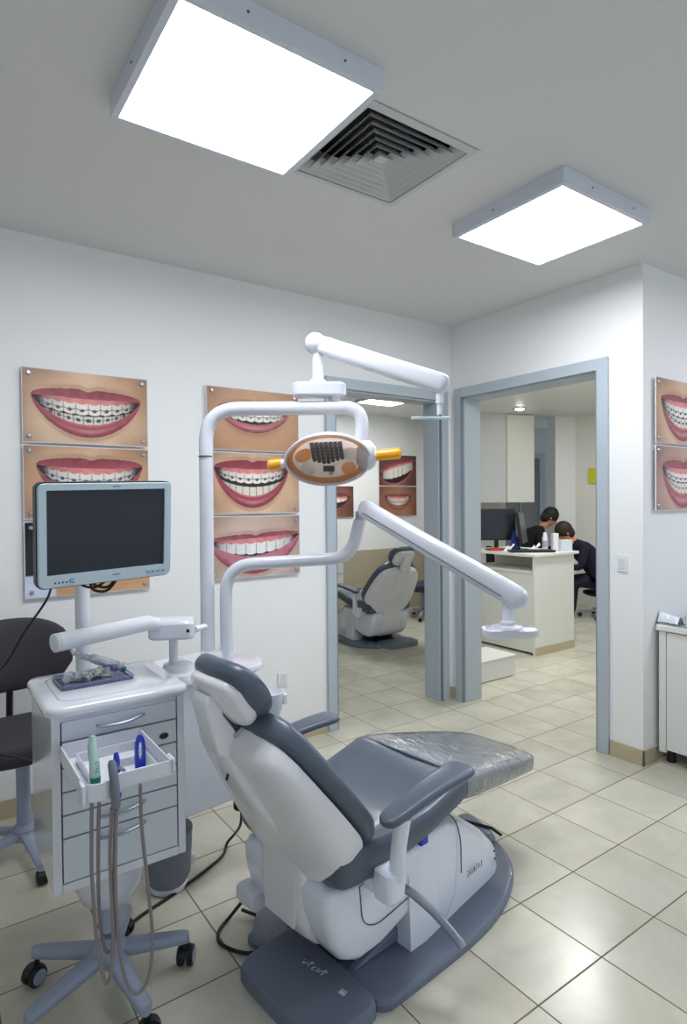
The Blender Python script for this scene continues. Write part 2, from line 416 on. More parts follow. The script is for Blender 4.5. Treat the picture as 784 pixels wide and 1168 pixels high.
def poster(label, x0, x1, z0, z1, yw, P, group, fn=smile, nx=190, ny=120, bolts=True):
    """panel on a wall that faces -Y at y = yw"""
    t = thing('smile_poster', label, 'poster', ((x0+x1)/2, yw, z0), 0, group)
    g = .016
    obj('acrylic_panel', box(x0, x1, yw-g-.005, yw-g, z0, z1), ACRYL if False else PAPER, t, bev=.001)
    m = .004; w = x1-x0-2*m; h = z1-z0-2*m
    V, Fc = grid(nx, ny, lambda u, v: (x0+m+u*w, yw-g-.0062, z0+m+v*h))
    o = obj('print', (V, Fc), PRINT, t, flat=True)
    ca = o.data.color_attributes.new('Col', 'FLOAT_COLOR', 'POINT')
    buf = []
    for j in range(ny+1):
        for i in range(nx+1):
            c = lin(fn(i/nx, j/ny, P)); buf += [c[0], c[1], c[2], 1.]
    ca.data.foreach_set('color', buf)
    if bolts:
        for bx, bz in ((x0+.028, z0+.028), (x1-.028, z0+.028), (x0+.028, z1-.028), (x1-.028, z1-.028)):
            b = obj('standoff_bolt', xf(lathe([(.004, -.0), (.0095, 0), (.0105, .003), (.0105, .024), (.008, .028), (.001, .029)], 16), tr(bx, yw, bz, rx=R(90))), CHROME, t)
    return t
gL, gM, gR, gF = 'smile posters on the long wall left', 'smile posters on the long wall behind the lamp pole', 'smile posters on the right wall', 'smile posters in the next room'
ZT = [(1.684, 2.025), (1.335, 1.674), (.975, 1.325)]
br = (52, 58, 84)
poster('Smile poster with dark metal braces, topmost on the wall above the tray cart monitor', -1.61, -1.045, *ZT[0], YL,
       dict(seed=1, curve=.13, cy=.52, up=.24, lo=.42, iu=.12, il=.28, th=.24, lower=1, brace=br, brace2=(70, 70, 84), hw=.44), None)
poster('Smile poster with blue-dotted braces, partly hidden by the monitor top', -1.61, -1.045, *ZT[1], YL,
       dict(seed=2, curve=.14, cy=.60, up=.24, lo=.42, iu=.10, il=.28, th=.26, lower=1, brace=(40, 56, 110), hw=.43, cx=.52), None)
poster('Poster of a dark-haired person in a white coat, lowest behind the monitor', -1.61, -1.045, *ZT[2], YL, dict(seed=3), None, fn=coat_portrait, nx=60, ny=40)
poster('Smile poster with white teeth and a slim dark gap, topmost behind the gooseneck tube', -.735, -.165, 1.69, 2.032, YL,
       dict(seed=4, curve=.08, cy=.60, up=.18, lo=.30, iu=.12, il=.17, th=.25, lip=(196, 120, 112), hw=.40, skin=(204, 156, 116), brace=(150, 146, 140), ivory=(238, 236, 224)), None)
poster('Smile poster of red lips with open bite and braces, middle panel left of the lamp', -.735, -.165, 1.340, 1.680, YL,
       dict(seed=5, curve=.10, cy=.66, up=.22, lo=.56, iu=.08, il=.40, th=.25, gap=.05, lower=1, brace=(60, 66, 90), lip=(178, 66, 76), hw=.41, cx=.47), None)
poster('Smile poster with bright straight white teeth, lowest panel under the lamp', -.735, -.165, .985, 1.330, YL,
       dict(seed=6, curve=.13, cy=.52, up=.19, lo=.46, iu=.12, il=.17, th=.27, ivory=(240, 240, 240), lip=(196, 120, 136), hw=.50, tilt=.04, skin=(226, 208, 198), skin2=(190, 160, 140)), None)
poster('Smile poster with dark metal braces on the right wall, the upper one', 1.19, 1.76, 1.700, 2.050, YR,
       dict(seed=7, curve=.13, cy=.56, up=.20, lo=.50, iu=.11, il=.33, th=.25, lower=1, brace=br, brace2=(70, 70, 84), lip=(180, 76, 84), hw=.42), None)
poster('Smile poster with fine braces on the right wall, the lower one above the counter', 1.19, 1.76, 1.340, 1.690, YR,
       dict(seed=8, curve=.13, cy=.56, up=.22, lo=.52, iu=.09, il=.33, th=.22, lower=1, brace=(70, 74, 96), brace2=(150, 140, 150), lip=(188, 96, 104), hw=.40, skin=(216, 178, 166), skin2=(170, 128, 112)), None)
poster('Small far poster of teeth biting with a dark background, upper in the next room', 2.81, 3.45, 1.61, 2.01, 4.1,
       dict(seed=9, curve=.10, cy=.50, up=.30, lo=.50, iu=.2, il=.40, th=.42, lip=(196, 90, 96), hw=.5, tilt=.22, skin=(120, 70, 70), skin2=(90, 60, 56)), None, nx=70, ny=45, bolts=False)
poster('Small far poster of a smile with green-tinted braces, lower in the next room', 2.81, 3.45, 1.215, 1.600, 4.1,
       dict(seed=10, curve=.10, cy=.58, up=.16, lo=.36, iu=.08, il=.24, th=.2, lower=1, brace=(110, 170, 160), lip=(150, 84, 72), hw=.36, skin=(176, 122, 92), skin2=(130, 84, 60)), None, nx=70, ny=45, bolts=False)
poster('Small far brown smile poster showing between the door frame and the lamp', 1.80, 2.41, 1.215, 1.600, 4.1,
       dict(seed=11, curve=.10, cy=.58, up=.2, lo=.4, iu=.08, il=.3, th=.2, lip=(110, 50, 46), hw=.42, skin=(150, 96, 74), skin2=(80, 40, 34)), None, nx=70, ny=45, bolts=False)

# ------------------------------------------------------------ ceiling fixtures
def light_panel(label, cx, cy, w, h, zc, m=LAMPON, th=.062, group='square ceiling light panels'):
    t = thing('ceiling_light', label, 'ceiling light', (cx, cy, zc), 0, group)
    o = rrect(w, h, .004, 2); i = rrect(w-.05, h-.05, .003, 2)
    fr = join(prism([(-w/2, -h/2), (w/2, -h/2), (w/2, -h/2+.022), (-w/2, -h/2+.022)], -th, 0), prism([(-w/2, h/2-.022), (w/2, h/2-.022), (w/2, h/2), (-w/2, h/2)], -th, 0),
              prism([(-w/2, -h/2+.022), (-w/2+.022, -h/2+.022), (-w/2+.022, h/2-.022), (-w/2, h/2-.022)], -th, 0), prism([(w/2-.022, -h/2+.022), (w/2, -h/2+.022), (w/2, h/2-.022), (w/2-.022, h/2-.022)], -th, 0))
    obj('frame', fr, FRAMEM, t, local=True, bev=.0015)
    obj('diffuser', box(-w/2+.022, w/2-.022, -h/2+.022, h/2-.022, -th+.004, -th+.012), m, t, local=True)
    sc = [xf(lathe([(.0035, 0), (.0035, .002), (.001, .003)], 10), tr(x, y, -th/2, rz=rz, rx=R(90))) for x, y, rz in
          ((-.12, -h/2, 0), (.17, -h/2, 0), (-w/2, .05, -pi/2))]
    for s in sc: obj('screw', s, SEAM, t, local=True)
    return t
light_panel('Large glowing square ceiling light panel in a white frame, nearer and beside the air vent', -1.198, -.335, .61, .565, H)
light_panel('Smaller-looking glowing square ceiling light panel above the doorway side', .262, -.325, .60, .570, H)
light_panel('Glowing ceiling light panel seen through the left doorway', 2.12, 3.07, .50, .46, H2, m=LAMPR, th=.03)
light_panel('Added out-of-view square ceiling light panel above the side cabinet, nearest the right wall', 1.95, -1.55, .60, .57, H)  # unseen extra panel, added to brighten the right wall and floor beside it
v = thing('air_vent', 'white square ceiling air vent with concentric louvres beside the light panel', 'air vent', (-.6175, -.2575, H))
def sqring(a0, z0, a1, z1, b0, b1):
    """frustum ring of a square louvre"""
    q = lambda a, b, z: [(-a, -b, z), (a, -b, z), (a, b, z), (-a, b, z)]
    return loft([q(a0, b0, z0), q(a1, b1, z1), q(a1-.002, b1-.002, z1+.0015), q(a0-.002, b0-.002, z0+.0015), q(a0, b0, z0)], cap=False)
obj('flange', sqring(.2500, -.004, .222, -.010, .2430, .216), VENTM, v, local=True)
obj('duct', (lambda g: (g[0], g[1][1:]))(box(-.2275, .2275, -.2225, .2225, -.001, .11)), DUCT, v, local=True)
for k in range(7):
    a = .219-k*.0305
    obj('louvre', sqring(a, -.006, a-.026, .030, a-.006, a-.032), VENTM, v, local=True)
obj('louvre_core', prism([(-.02, -.02), (.02, -.02), (.02, .02), (-.02, .02)], -.002, .006), VENTM, v, local=True)

# ------------------------------------------------------------ dental chair
def chair_parts(t, full=True):
    L = dict(local=True)
    # floor plates
    half = [(-.20, .31), (.12, .315), (.30, .295), (.44, .25), (.545, .19), (.625, .10), (.66, .0)]
    pl = [(-.275, -.285), (-.25, -.305)]+[(x, -y) for x, y in half]+[(x, y) for x, y in half[-2::-1]]+[(-.30, .26), (-.36, .20), (-.39, .13)]
    def plate(pts, z0, z1, inset):
        c = Vector((sum(p[0] for p in pts)/len(pts), sum(p[1] for p in pts)/len(pts)))
        def sc(k): return [tuple(c+(Vector(p)-c)*k) for p in pts]
        sp = lambda P: [(q.x, q.y) for q in spline([(*p, 0) for p in P+[P[0]]], 5)[:-1]]
        return loft([[(x, y, z) for x, y in sp(sc(k))] for k, z in ((1, z0), (1, z0+(z1-z0)*.62), (1-inset*.45, z0+(z1-z0)*.93), (1-inset, z1), (1-inset*1.15, z1))])
    obj('base_plate', plate(pl, 0, .030, .04), PLATE, t, ang=28, **L)
    rp = [(-.50, -.12), (-.497, .03), (-.475, .085), (-.40, .100), (-.27, .100), (-.265, -.05), (-.268, -.22), (-.285, -.288), (-.34, -.302), (-.44, -.285), (-.49, -.22)]
    r = obj('rear_plate', plate(rp, 0, .042, .055), PLATE, t, ang=28, **L)
    if full:
        # the small worn lettering across the rear plate
        def strokes(S_, M, rad): return join(*[xf(tube([(x, y, 0) for x, y in s], rad, 6), M) for s in S_ if len(s) > 1])
        sc = [[(0, 0), (.02, .012), (.012, .03), (-.004, .02), (.006, .002)], [(.03, 0), (.034, .034)], [(.025, .024), (.046, .026)], [(.05, .004), (.062, .018), (.05, .02), (.052, .0), (.066, .0)],
              [(.075, .0), (.078, .022), (.084, .004), (.096, .02)], [(.104, .0), (.106, .034)], [(.098, .024), (.118, .026)]]
        obj('plate_lettering', strokes(sc, tr(-.350, -.045, .0425, rz=R(-82)) @ Matrix.Scale(.72, 4), .0021), MARK, r, **L)
        obj('plate_badge', xf(join(box(0, .02, 0, .012, 0, .001), box(0, .02, .015, .018, 0, .001)), tr(-.345, -.20, .0425, rz=R(-82))), MARK, r, **L)
    # wedge shaped base body: sections along x
    secs = [(-.07, .225, .30), (.0, .226, .335), (.12, .212, .345), (.22, .200, .318), (.32, .190, .262), (.40, .182, .205), (.455, .172, .155), (.49, .155, .110), (.505, .135, .07)]
    rings = []
    for x, w, zt in secs:
        rr = .045 if zt > .12 else .02
        top = [(x, -w, .03), (x, -w+.006, zt-rr*1.2), (x, -w+.014, zt-rr*.45), (x, -w+.04, zt-.006), (x, -w+.08, zt), (x, 0, zt+.004), (x, w-.08, zt), (x, w-.04, zt-.006), (x, w-.014, zt-rr*.45), (x, w-.006, zt-rr*1.2), (x, w, .03)]
        rings.append(top)
    bb_ = obj('base_body', loft(rings), BODYW, t, ang=50, **L)
    if full:
        lid = [(-.02, -.222), (.19, -.205), (.235, -.13), (.24, .13), (.19, .20)]
        obj('lid_seam', tube(rbend([(.205, -.2075, .15), (.205, -.206, .262), (.205, -.185, .325), (.205, -.05, .339)], .03), .0022, 6), SEAM, bb_, **L)
        sc = [[(0, 0), (.012, .016), (.0, .02)], [(.018, .0), (.024, .02)], [(.03, .0), (.042, .02), (.046, .0)], [(.052, .0), (.056, .024)], [(.066, 0), (.07, .02), (.08, .0)], [(.09, 0), (.09, .02)]]
        M = tr(.245, -.2035, .115, rz=R(4), rx=R(90))
        obj('body_lettering', join(*[xf(tube([(x, y, 0) for x, y in s], .0013, 6), M) for s in sc]), MARKD, bb_, **L)
        obj('body_screw', xf(lathe([(.004, 0), (.004, .003), (.001, .004)], 10), tr(.435, -.184, .095, rx=R(90))), SEAM, bb_, **L)
        obj('body_screw', xf(lathe([(.004, 0), (.004, .003), (.001, .004)], 10), tr(.43, -.184, .125, rx=R(90))), SEAM, bb_, **L)
    # lifting beam: white, rounded rear end
    bp = [(-.375, .335), (-.392, .31), (-.385, .24), (-.365, .175), (-.335, .125), (-.29, .100), (-.20, .096), (-.06, .130), (-.01, .150), (.03, .12), (.05, .04), (.14, .032), (.19, .10), (.195, .25), (.15, .345), (.0, .345), (-.2, .322), (-.33, .332)]
    def bprism(P, y0, y1, r):
        c = Vector((sum(p[0] for p in P)/len(P), sum(p[1] for p in P)/len(P)))
        def rg(k, y):
            return [(*( (Vector(p)-(Vector(p)-c).normalized()*k)[:1] ), y, (Vector(p)-(Vector(p)-c).normalized()*k)[1]) for p in P]
        s = []
        for i in range(5):
            a = pi/2*i/4; s.append(rg(r*(1-sin(a)), y0+r*(1-cos(a))))
        for i in range(5):
            a = pi/2*(1-i/4); s.append(rg(r*(1-sin(a)), y1-r*(1-cos(a))))
        return loft(s)
    obj('lift_beam', bprism(bp, -.215, .215, .035), BODYW, t, ang=60, **L)
    if full:
        obj('beam_seam', tube(rbend([(-.275, -.2165, .315), (-.20, -.217, .345), (-.14, -.2165, .355)], .05), .0012, 6), SEAM, t, **L)
        obj('beam_seam', tube(rbend([(-.275, -.2165, .315), (-.265, -.2175, .205), (-.21, -.2175, .175), (-.06, -.2165, .195)], .04), .0015, 6), SEAM, t, **L)
    obj('lift_mechanism', join(prism([(-.30, .03), (.10, .03), (.10, .15), (-.02, .12), (-.20, .07)], -.12, .12, 'y')), BLACKP, t, bev=.01, **L)
    obj('lift_cover', prism([(-.27, .03), (.06, .03), (.06, .115), (.0, .10)], -.17, -.135, 'y'), PLATE, t, bev=.01, **L)
    obj('lift_bolt', xf(lathe([(.012, 0), (.012, .012), (.007, .016), (.007, .03), (.001, .03)], 12), tr(-.19, -.13, .062, rx=R(90))), BLACK, t, **L)
    # spine bracket of the backrest
    sp = [(.745, -.605, -.545, .040), (.70, -.592, -.515, .050), (.64, -.562, -.48, .060), (.57, -.522, -.43, .075), (.50, -.475, -.39, .090), (.44, -.430, -.35, .102), (.38, -.402, -.315, .108),
          (.28, -.396, -.30, .112), (.20, -.394, -.29, .112), (.155, -.378, -.27, .110), (.120, -.345, -.26, .106), (.098, -.310, -.255, .094)]
    obj('spine_bracket', loft([supring(((xa+xb)/2, 0, z), (1, 0, 0), (0, 1, 0), (xb-xa)/2, w, 5, 32) for z, xa, xb, w in sp]), SHELLW, t, ang=60, **L)
    if full:
        obj('spine_panel', xf(prism(rrect(.15, .15, .012), 0, .004), tr(-.3935, 0, .25, ry=R(-90))), SHELLW, t, bev=.001, **L)
    # seat cushion
    sec = [(-.374, .232, .366, .440), (-.370, .245, .346, .460), (-.355, .252, .336, .470), (-.32, .255, .331, .474), (-.25, .256, .330, .466), (-.12, .256, .342, .456), (.0, .256, .366, .464), (.09, .256, .390, .487), (.15, .256, .408, .504), (.185, .253, .418, .502), (.198, .243, .434, .490)]
    rings = []
    for x, w, zb, zt in sec:
        n = 40; rg = []
        for k in range(n):
            a = 2*pi*k/n; cx, sz = cos(a), sin(a); yy = w*math.copysign(abs(cx)**(2/6.), cx); zz = (zt-zb)/2*math.copysign(abs(sz)**(2/5.), sz)+(zb+zt)/2
            if sz > 0 and zt-zb > .06: zz -= .016*(1-(yy/w)**2)
            rg.append((x, yy, zz))
        rings.append(rg)
    obj('seat', loft(rings), VINYL, t, ang=60, **L)
    # leg rest and the clear film over it
    fs = [(.180, .246, .424, .492), (.20, .250, .418, .500), (.28, .242, .404, .489), (.40, .225, .386, .464), (.52, .207, .368, .438), (.63, .192, .350, .412), (.70, .178, .340, .392), (.735, .160, .341, .382), (.748, .12, .349, .373)]
    def leg(o, wr=0):
        rings = []
        for x, w, zb, zt in fs:
            n = 36; rg = []
            for k in range(n):
                a = 2*pi*k/n; cx, sz = cos(a), sin(a); p = 4.
                d = o + (wr*noise.noise(Vector((x*16, cx*5, sz*5+x*9))) if wr else 0)
                rg.append((x+(o*.6 if x > .5 else 0), (w+d)*math.copysign(abs(cx)**(2/p), cx), ((zt-zb)/2+d)*math.copysign(abs(sz)**(2/p), sz)+(zb+zt)/2-(.004 if wr else 0)*(1 if sz < 0 else 0)*3))
            rings.append(rg)
        return loft(rings)
    lr = obj('leg_rest', leg(0), VINYL, t, ang=60, **L)
    if full: obj('plastic_film', leg(.006, .006), FILM, lr, ang=60, **L)
    # backrest frame: O + a*t + n*s
    rec = R(38); aa = Vector((-sin(rec), 0, cos(rec))); nn = Vector((cos(rec), 0, sin(rec))); O = Vector((-.235, 0, .455))
    def hw(t_):
        T = [(-.042, .10), (-.036, .155), (-.022, .200), (.01, .243), (.05, .268), (.10, .280), (.17, .281), (.25, .274), (.33, .258), (.39, .230), (.43, .194), (.455, .142), (.468, .08)]
        for (a0, b0), (a1, b1) in zip(T, T[1:]):
            if a0 <= t_ <= a1: return b0+(b1-b0)*(t_-a0)/(a1-a0)
        return .06
    ts = [-.042, -.036, -.022, -.008, .01, .02, .03, .06, .09, .125, .16, .205, .25, .29, .33, .36, .39, .41, .43, .445, .457, .468]
    def arch(t_): return -.055+.055*sst(-.06, .10, t_)+.02*sst(.3, .46, t_)       # lower edge curves in behind the seat
    rings = []
    for i, t_ in enumerate(ts):
        w = hw(t_); e = .62 if i in (0, len(ts)-1) else .85 if i in (1, len(ts)-2) else 1
        rg = []
        for k in range(44):
            a = 2*pi*k/44; cx, sz = cos(a), sin(a); yy = w*math.copysign(abs(cx)**(2/3.2), cx); s = .046*e*math.copysign(abs(sz)**(2/3.2), sz)
            s += -.002 + arch(t_)*.35 - .018*(1-(yy/max(w, .01))**2)*(1 if sz > 0 else 0)
            rg.append(O+aa*t_+Vector((0, yy, 0))+nn*s)
        rings.append(rg)
    obj('backrest_cushion', loft(rings), VINYL, t, ang=60, **L)
    rings = []
    for i, t_ in enumerate(ts):
        w = hw(t_)*.955+.002; dep = .115 - .055*sst(.02, .40, t_); e = .35 if i in (0, len(ts)-1) else .75 if i in (1, len(ts)-2) else 1
        tt = t_*.97-.004; rg = []; s0 = -.040+arch(t_)*.4
        for k in range(24):
            x = -1+2*k/23; rg.append(O+aa*tt+Vector((0, w*x, 0))+nn*s0)
        for k in range(25):
            a = pi*k/24; x = cos(a); yy = w*math.copysign(abs(x)**(2/3.), x); s = s0-.022-(dep*e)*(abs(sin(a))**(2/2.6)); rg.append(O+aa*tt+Vector((0, yy, 0))+nn*s)
        rings.append(rg)
    obj('backrest_shell', loft(rings), SHELLW, t, ang=60, **L)
    # neck slider and head rest
    nb = [(-.535, .735), (-.565, .70), (-.615, .730), (-.640, .81), (-.655, .875), (-.645, .897), (-.615, .892), (-.600, .84), (-.565, .79)]
    nk = obj('neck_bracket', bprism(nb, -.040, .040, .012), SHELLW, t, ang=60, **L)
    obj('neck_slot', prism([(-.606, .865), (-.555, .84), (-.535, .77), (-.56, .77), (-.60, .83)], -.03, .03, 'y'), SEAM, nk, bev=.004, **L)
    obj('neck_link', prism([(-.575, .775), (-.53, .80), (-.50, .76), (-.54, .73)], -.045, .045, 'y'), CHROME, nk, bev=.006, **L)
    h = R(36); ha = Vector((-sin(h), 0, cos(h))); hn = Vector((cos(h), 0, sin(h))); HC = Vector((-.555, 0, .895))
    def pad(c, w, hh, th, bend, p=2.6):
        rings = []
        for i in range(-10, 11):
            q = i/10.3; k = (1-abs(q)**3.0)**(1/3.0); y = w*q
            rg = []
            for j in range(30):
                a = 2*pi*j/30; cx, sz = cos(a), sin(a)
                rg.append(c+Vector((0, y, 0))+ha*(hh*k*math.copysign(abs(cx)**(2/p), cx))+hn*(th*(.35+.65*k)*math.copysign(abs(sz)**(2/p), sz)+bend*q*q))
            rings.append(rg)
        return loft(rings)
    obj('headrest_cushion', pad(HC, .132, .100, .040, .014), VINYL, t, ang=60, **L)
    obj('headrest_shell', pad(HC-hn*.040-ha*.004, .116, .086, .028, .012), SHELLW, t, ang=60, **L)
    # arm rests
    for s in (-1, 1):
        rings = []
        for i in range(27):
            q = .5-.5*cos(pi*i/26); x = -.288+.388*q; z = .541+.034*math.sin(q*pi*.55); k = max(.25, (1-abs(2*q-1)**16)**.5); w = (.033+.017*q)*k
            rings.append([Vector((x, s*(.325-.016*q), z))+Vector((0, w*math.copysign(abs(cos(a))**(2/4.5), cos(a)), .0145*(k*.75+.25)*math.copysign(abs(sin(a))**(2/2.8), sin(a)))) for a in [2*pi*j/24 for j in range(24)]])
        pd = obj('armrest_pad', loft(rings), VINYL, t, ang=60, **L)
        obj('armrest_post', tube([(-.215, s*.305, .355), (-.212, s*.310, .45), (-.205, s*.318, .530)], [.025, .022, .025], 18), BODYW, t, **L)
        obj('armrest_bracket', loft([supring((-.225, s*.285, z), (1, 0, 0), (0, 1, 0), w, d, 4, 20) for z, w, d in ((.290, .024, .026), (.300, .036, .034), (.355, .040, .038), (.378, .036, .034))]+[]), BODYW, t, bev=.002, **L)
        obj('armrest_bridge', box(-.26, -.19, min(s*.20, s*.275), max(s*.20, s*.275), .305, .35), BODYW, t, bev=.01, **L)
    if full:
        lv = spline([(-.115, -.212, .245), (-.105, -.25, .245), (-.08, -.33, .205), (-.07, -.40, .163), (-.068, -.416, .148)], 6)
        obj('entry_lever', tube(lv, .0125, 14), STEEL, t, **L)
        obj('lever_collar', xf(lathe([(.012, 0), (.018, .002), (.018, .012), (.013, .018), (.013, 0)], 18), tr(-.115, -.208, .245, rx=R(90))), STEEL, t, **L)
        obj('blue_latch', box(-.02, .015, -.226, -.19, .332, .372), BLUE, t, bev=.004, **L)
        obj('side_plug', loft([supring((-.375, y, .150), (1, 0, 0), (0, 0, 1), w, w*.9, 4, 18) for i, (y, w) in enumerate(((.13, .030), (.20, .034), (.225, .030), (.232, .02)))]), WP2, t, **L)
        fc = obj('foot_control', loft([supring((.63, .04, z), (.32, .95, 0), (.95, -.32, 0), a, b, 3, 24) for z, a, b in ((.03, .10, .035), (.045, .108, .042), (.058, .100, .036), (.066, .085, .024))]), PLATE, t, **L)
        obj('foot_lever', tube([(.52, .14, .055), (.58, .13, .07), (.61, .07, .07), (.64, -.03, .07), (.655, -.07, .05)], .006, 8), BLACKP, fc, **L)
        obj('latch_label', xf(prism(rrect(.022, .010, .003), 0, .002), tr(-.5735, -.012, .655, ry=R(-72), rz=0)), BLACKP, t, **L)
CH = thing('dental_chair', 'white and slate-grey dental chair in front, clear film over its leg rest', 'dental chair', (-.75, -.36, 0), R(7))
chair_parts(CH)

# ------------------------------------------------------------ dental unit behind the chair
U7 = R(7)
DU = thing('dental_unit', 'white boxy dental service unit on the far side of the front chair', 'dental unit', (-1.13, .22, 0), U7)
obj('cabinet', xf(loft([[(x, y, z) for x, y in rrect(.34-2*i, .28-2*i, .035, 5)] for z, i in ((.300, .008), (.308, 0), (.765, 0))]), tr(0, 0, 0)), WP2, DU, local=True, ang=40)
obj('top_plate', loft([[(x, y, z) for x, y in rrect(.405-2*i, .33-2*i, .10-i, 7, .02)] for z, i in ((.765, .006), (.770, 0), (.785, 0), (.791, .005))]), WP, DU, local=True, ang=40)
obj('pole_socket', loft([[(x, y, z) for x, y in rrect(.115-2*i, .075-2*i, .035-i, 5, .045, -.035)] for z, i in ((.790, 0), (.835, 0), (.842, .005))]), WP, DU, local=True, ang=40)
obj('swivel_base', lathe([(.075, .79), (.073, .800), (.058, .808), (.052, .828), (.030, .834), (.022, .842)], 28, (-.125, -.07, 0)), WP, DU, local=True)
obj('support_beam', xf(box(.10, .16, -.34, -.04, .33, .39), tr(0, 0, 0)), WP2, DU, local=True, bev=.02)
obj('outlet_plug', join(lathe([(.018, .245), (.024, .252), (.024, .29), (.014, .302)], 18, (.095, -.115, 0))), BLACK, DU, local=True)

SPB = Vector((-.890, .110, 0))
obj('spittoon_bowl', lathe([(.020, .560), (.032, .568), (.044, .60), (.051, .655), (.053, .668), (.049, .669), (.044, .645), (.02, .622)], 32, tuple(SPB)), WP2, DU)
obj('spittoon_handle', box(-.856, -.836, .07, .095, .62, .660), WP2, DU, bev=.006)
obj('spittoon_arm', tube([(-.90, .12, .60), (-.98, .20, .60)], .016, 12), WP2, DU)
# assistant arm over the cart
AA = thing('hose_holder', 'white horizontal tube with boxy joint reaching over the drawer cart', 'holder', (-1.275, .09, .84))
obj('stem', lathe([(.020, .838), (.016, .845), (.016, .925), (.022, .935)], 18, (-1.262, .135, 0)), WP2, AA)
hub = xf(loft([[(x, y, z) for x, y in rrect(.155-2*i, .105-2*i, .025, 5)] for z, i in ((.930, .006), (.938, 0), (.985, 0), (.996, .008))]), tr(-1.272, .115, 0, rz=R(-28)))
obj('joint_box', hub, WP, AA, bev=.004)
obj('joint_button', xf(lathe([(.006, 0), (.006, .003), (.001, .003)], 12), tr(-1.243, .043, .962, rz=R(-28), rx=R(90))), BLACK, AA)
obj('tube', tube([(-1.330, .098, .985), (-1.365, .092, .996), (-1.62, .020, .988), (-1.662, .006, .987)], [.022, .0265, .0275, .028], 20), WP2, AA)
obj('end_cap', tube([(-1.660, .007, .987), (-1.672, .003, .9868), (-1.677, .0015, .9866)], [.0285, .028, .018], 20), WP, AA)
obj('elbow_link', tube([(-1.203, .085, .955), (-1.150, .12, .951)], .012, 12), WP, AA)

# lamp column
P1 = Vector((-1.105, .205, .0)); e = Vector((.818, -.575, 0)).normalized()
LM = thing('lamp_column', 'tall white gooseneck tube carrying the operating lamp', 'lamp', (-1.105, .205, .84))
top = 1.757
gp = rbend([(-1.105, .205, .835), (-1.100, .207, top), P1+e*.60+Vector((.0, .0, top)), P1+e*.585+Vector((0, 0, 1.60))], [0, .125, .135, 0], 12)
obj('column_tube', tube(gp, .0262, 22), WP, LM)
obj('joint_ring', tube([(-1.104, .205, 1.576), (-1.104, .205, 1.580)], .0268, 22), SEAM, LM)
obj('lamp_yoke', tube([Vector((-.628, -.132, 1.63)), Vector((-.640, -.125, 1.605)), Vector((-.665, -.118, 1.575))], [.028, .040, .036], 20), WP, LM)
LH = thing('operating_lamp', 'oval dental operating lamp with clear visor, dark grille and amber handles', 'lamp', (-.80, -.15, 1.45))
C0 = Vector((-.795, -.165, 1.553))
ex = (Vector((-.665, -.315, 1.549))-Vector((-.945, -.045, 1.541))).normalized(); ex = Vector((.785, -.617, .03)).normalized()
nrm = (-Fw*cos(R(24)) - Vector((0, 0, 1))*sin(R(24))); nrm = (nrm-ex*nrm.dot(ex)).normalized(); ey = nrm.cross(ex).normalized()
if ey.z < 0: ey = -ey
def LP(x, y, z): return C0+ex*x+ey*y+nrm*z
def ering(a, b, z, n=48, yo=0): return [LP(a*cos(2*pi*k/n), b*sin(2*pi*k/n)+yo, z) for k in range(n)]
obj('housing', loft([ering(.150, .092, .006), ering(.154, .096, -.004), ering(.152, .095, -.022), ering(.138, .086, -.048, yo=.004), ering(.11, .068, -.072, yo=.008), ering(.06, .04, -.086, yo=.012), ering(.01, .01, -.090, yo=.012)], cap=False), LHOUSE, LH, ang=80)
obj('reflector', loft([ering(.146, .088, .003), ering(.136, .080, -.018), ering(.112, .064, -.036), ering(.07, .04, -.048), ering(.01, .008, -.052)], cap=False), LREFL, LH, ang=80)
obj('amber_rim', loft([ering(.1475, .0895, .0045), ering(.138, .0815, -.014), ering(.130, .0755, -.021), ering(.129, .0745, -.019), ering(.137, .0805, -.011), ering(.1455, .0875, .0045), ering(.1475, .0895, .0045)], cap=False), LAMBER, LH, ang=80)
for px_, py_, a0, wd in ((-.088, .012, 25, 1), (-.075, -.040, -30, .8), (.085, .010, -20, 1), (.072, -.042, 25, .8)):
    c = LP(px_, py_, -.018)
    g = loft([[c+ex*(r_*.034*wd*cos(q)*cos(R(a0))-r_*.024*sin(q)*sin(R(a0)))+ey*(r_*.034*wd*cos(q)*sin(R(a0))+r_*.024*sin(q)*cos(R(a0)))+nrm*z_ for q in [2*pi*k/20 for k in range(20)]] for r_, z_ in ((1, -.006), (.95, .002), (.4, .006))])
    obj('reflector_facet', g, LAMBER if px_ < -.08 or py_ < -.041 else REFL, LH)
for k in range(7):
    x_ = -.050+k*.0165
    obj('grille_fin', tube(spline([LP(x_-.004, .066, .000), LP(x_, .04, .008), LP(x_+.002, .015, .006), LP(x_+.003, -.014+.012*abs(k-2.5)/2.5, -.004)], 4), .0078, 8), GRID, LH)
obj('grille_bars', join(*[tube([LP(-.056, y_, .008), LP(.056, y_, .008)], .003, 6) for y_ in (.058, .046, .034, .022, .010)]), GRID, LH)
obj('bulb', tube([LP(-.018, -.032, .002), LP(.022, -.034, .002)], [.0105, .0105], 12), BLACKP, LH)
obj('bulb_stem', tube([LP(.004, -.032, -.02), LP(.010, -.062, -.014)], [.012, .008], 12), CHROME, LH)
obj('visor', loft([ering(.152, .094, .007), ering(.140, .085, .018), ering(.10, .06, .027), ering(.05, .03, .031), ering(.01, .006, .032)], cap=False), GLASS, LH, ang=80)
obj('visor_rim', tube([LP(.153*cos(2*pi*k/48), .095*sin(2*pi*k/48), .007) for k in range(49)], .0042, 8, cap=False), WP, LH, ang=80)
obj('side_hub', ellip(LP(.138, .0, -.03), (.040, .045, .055)), WP, LH)
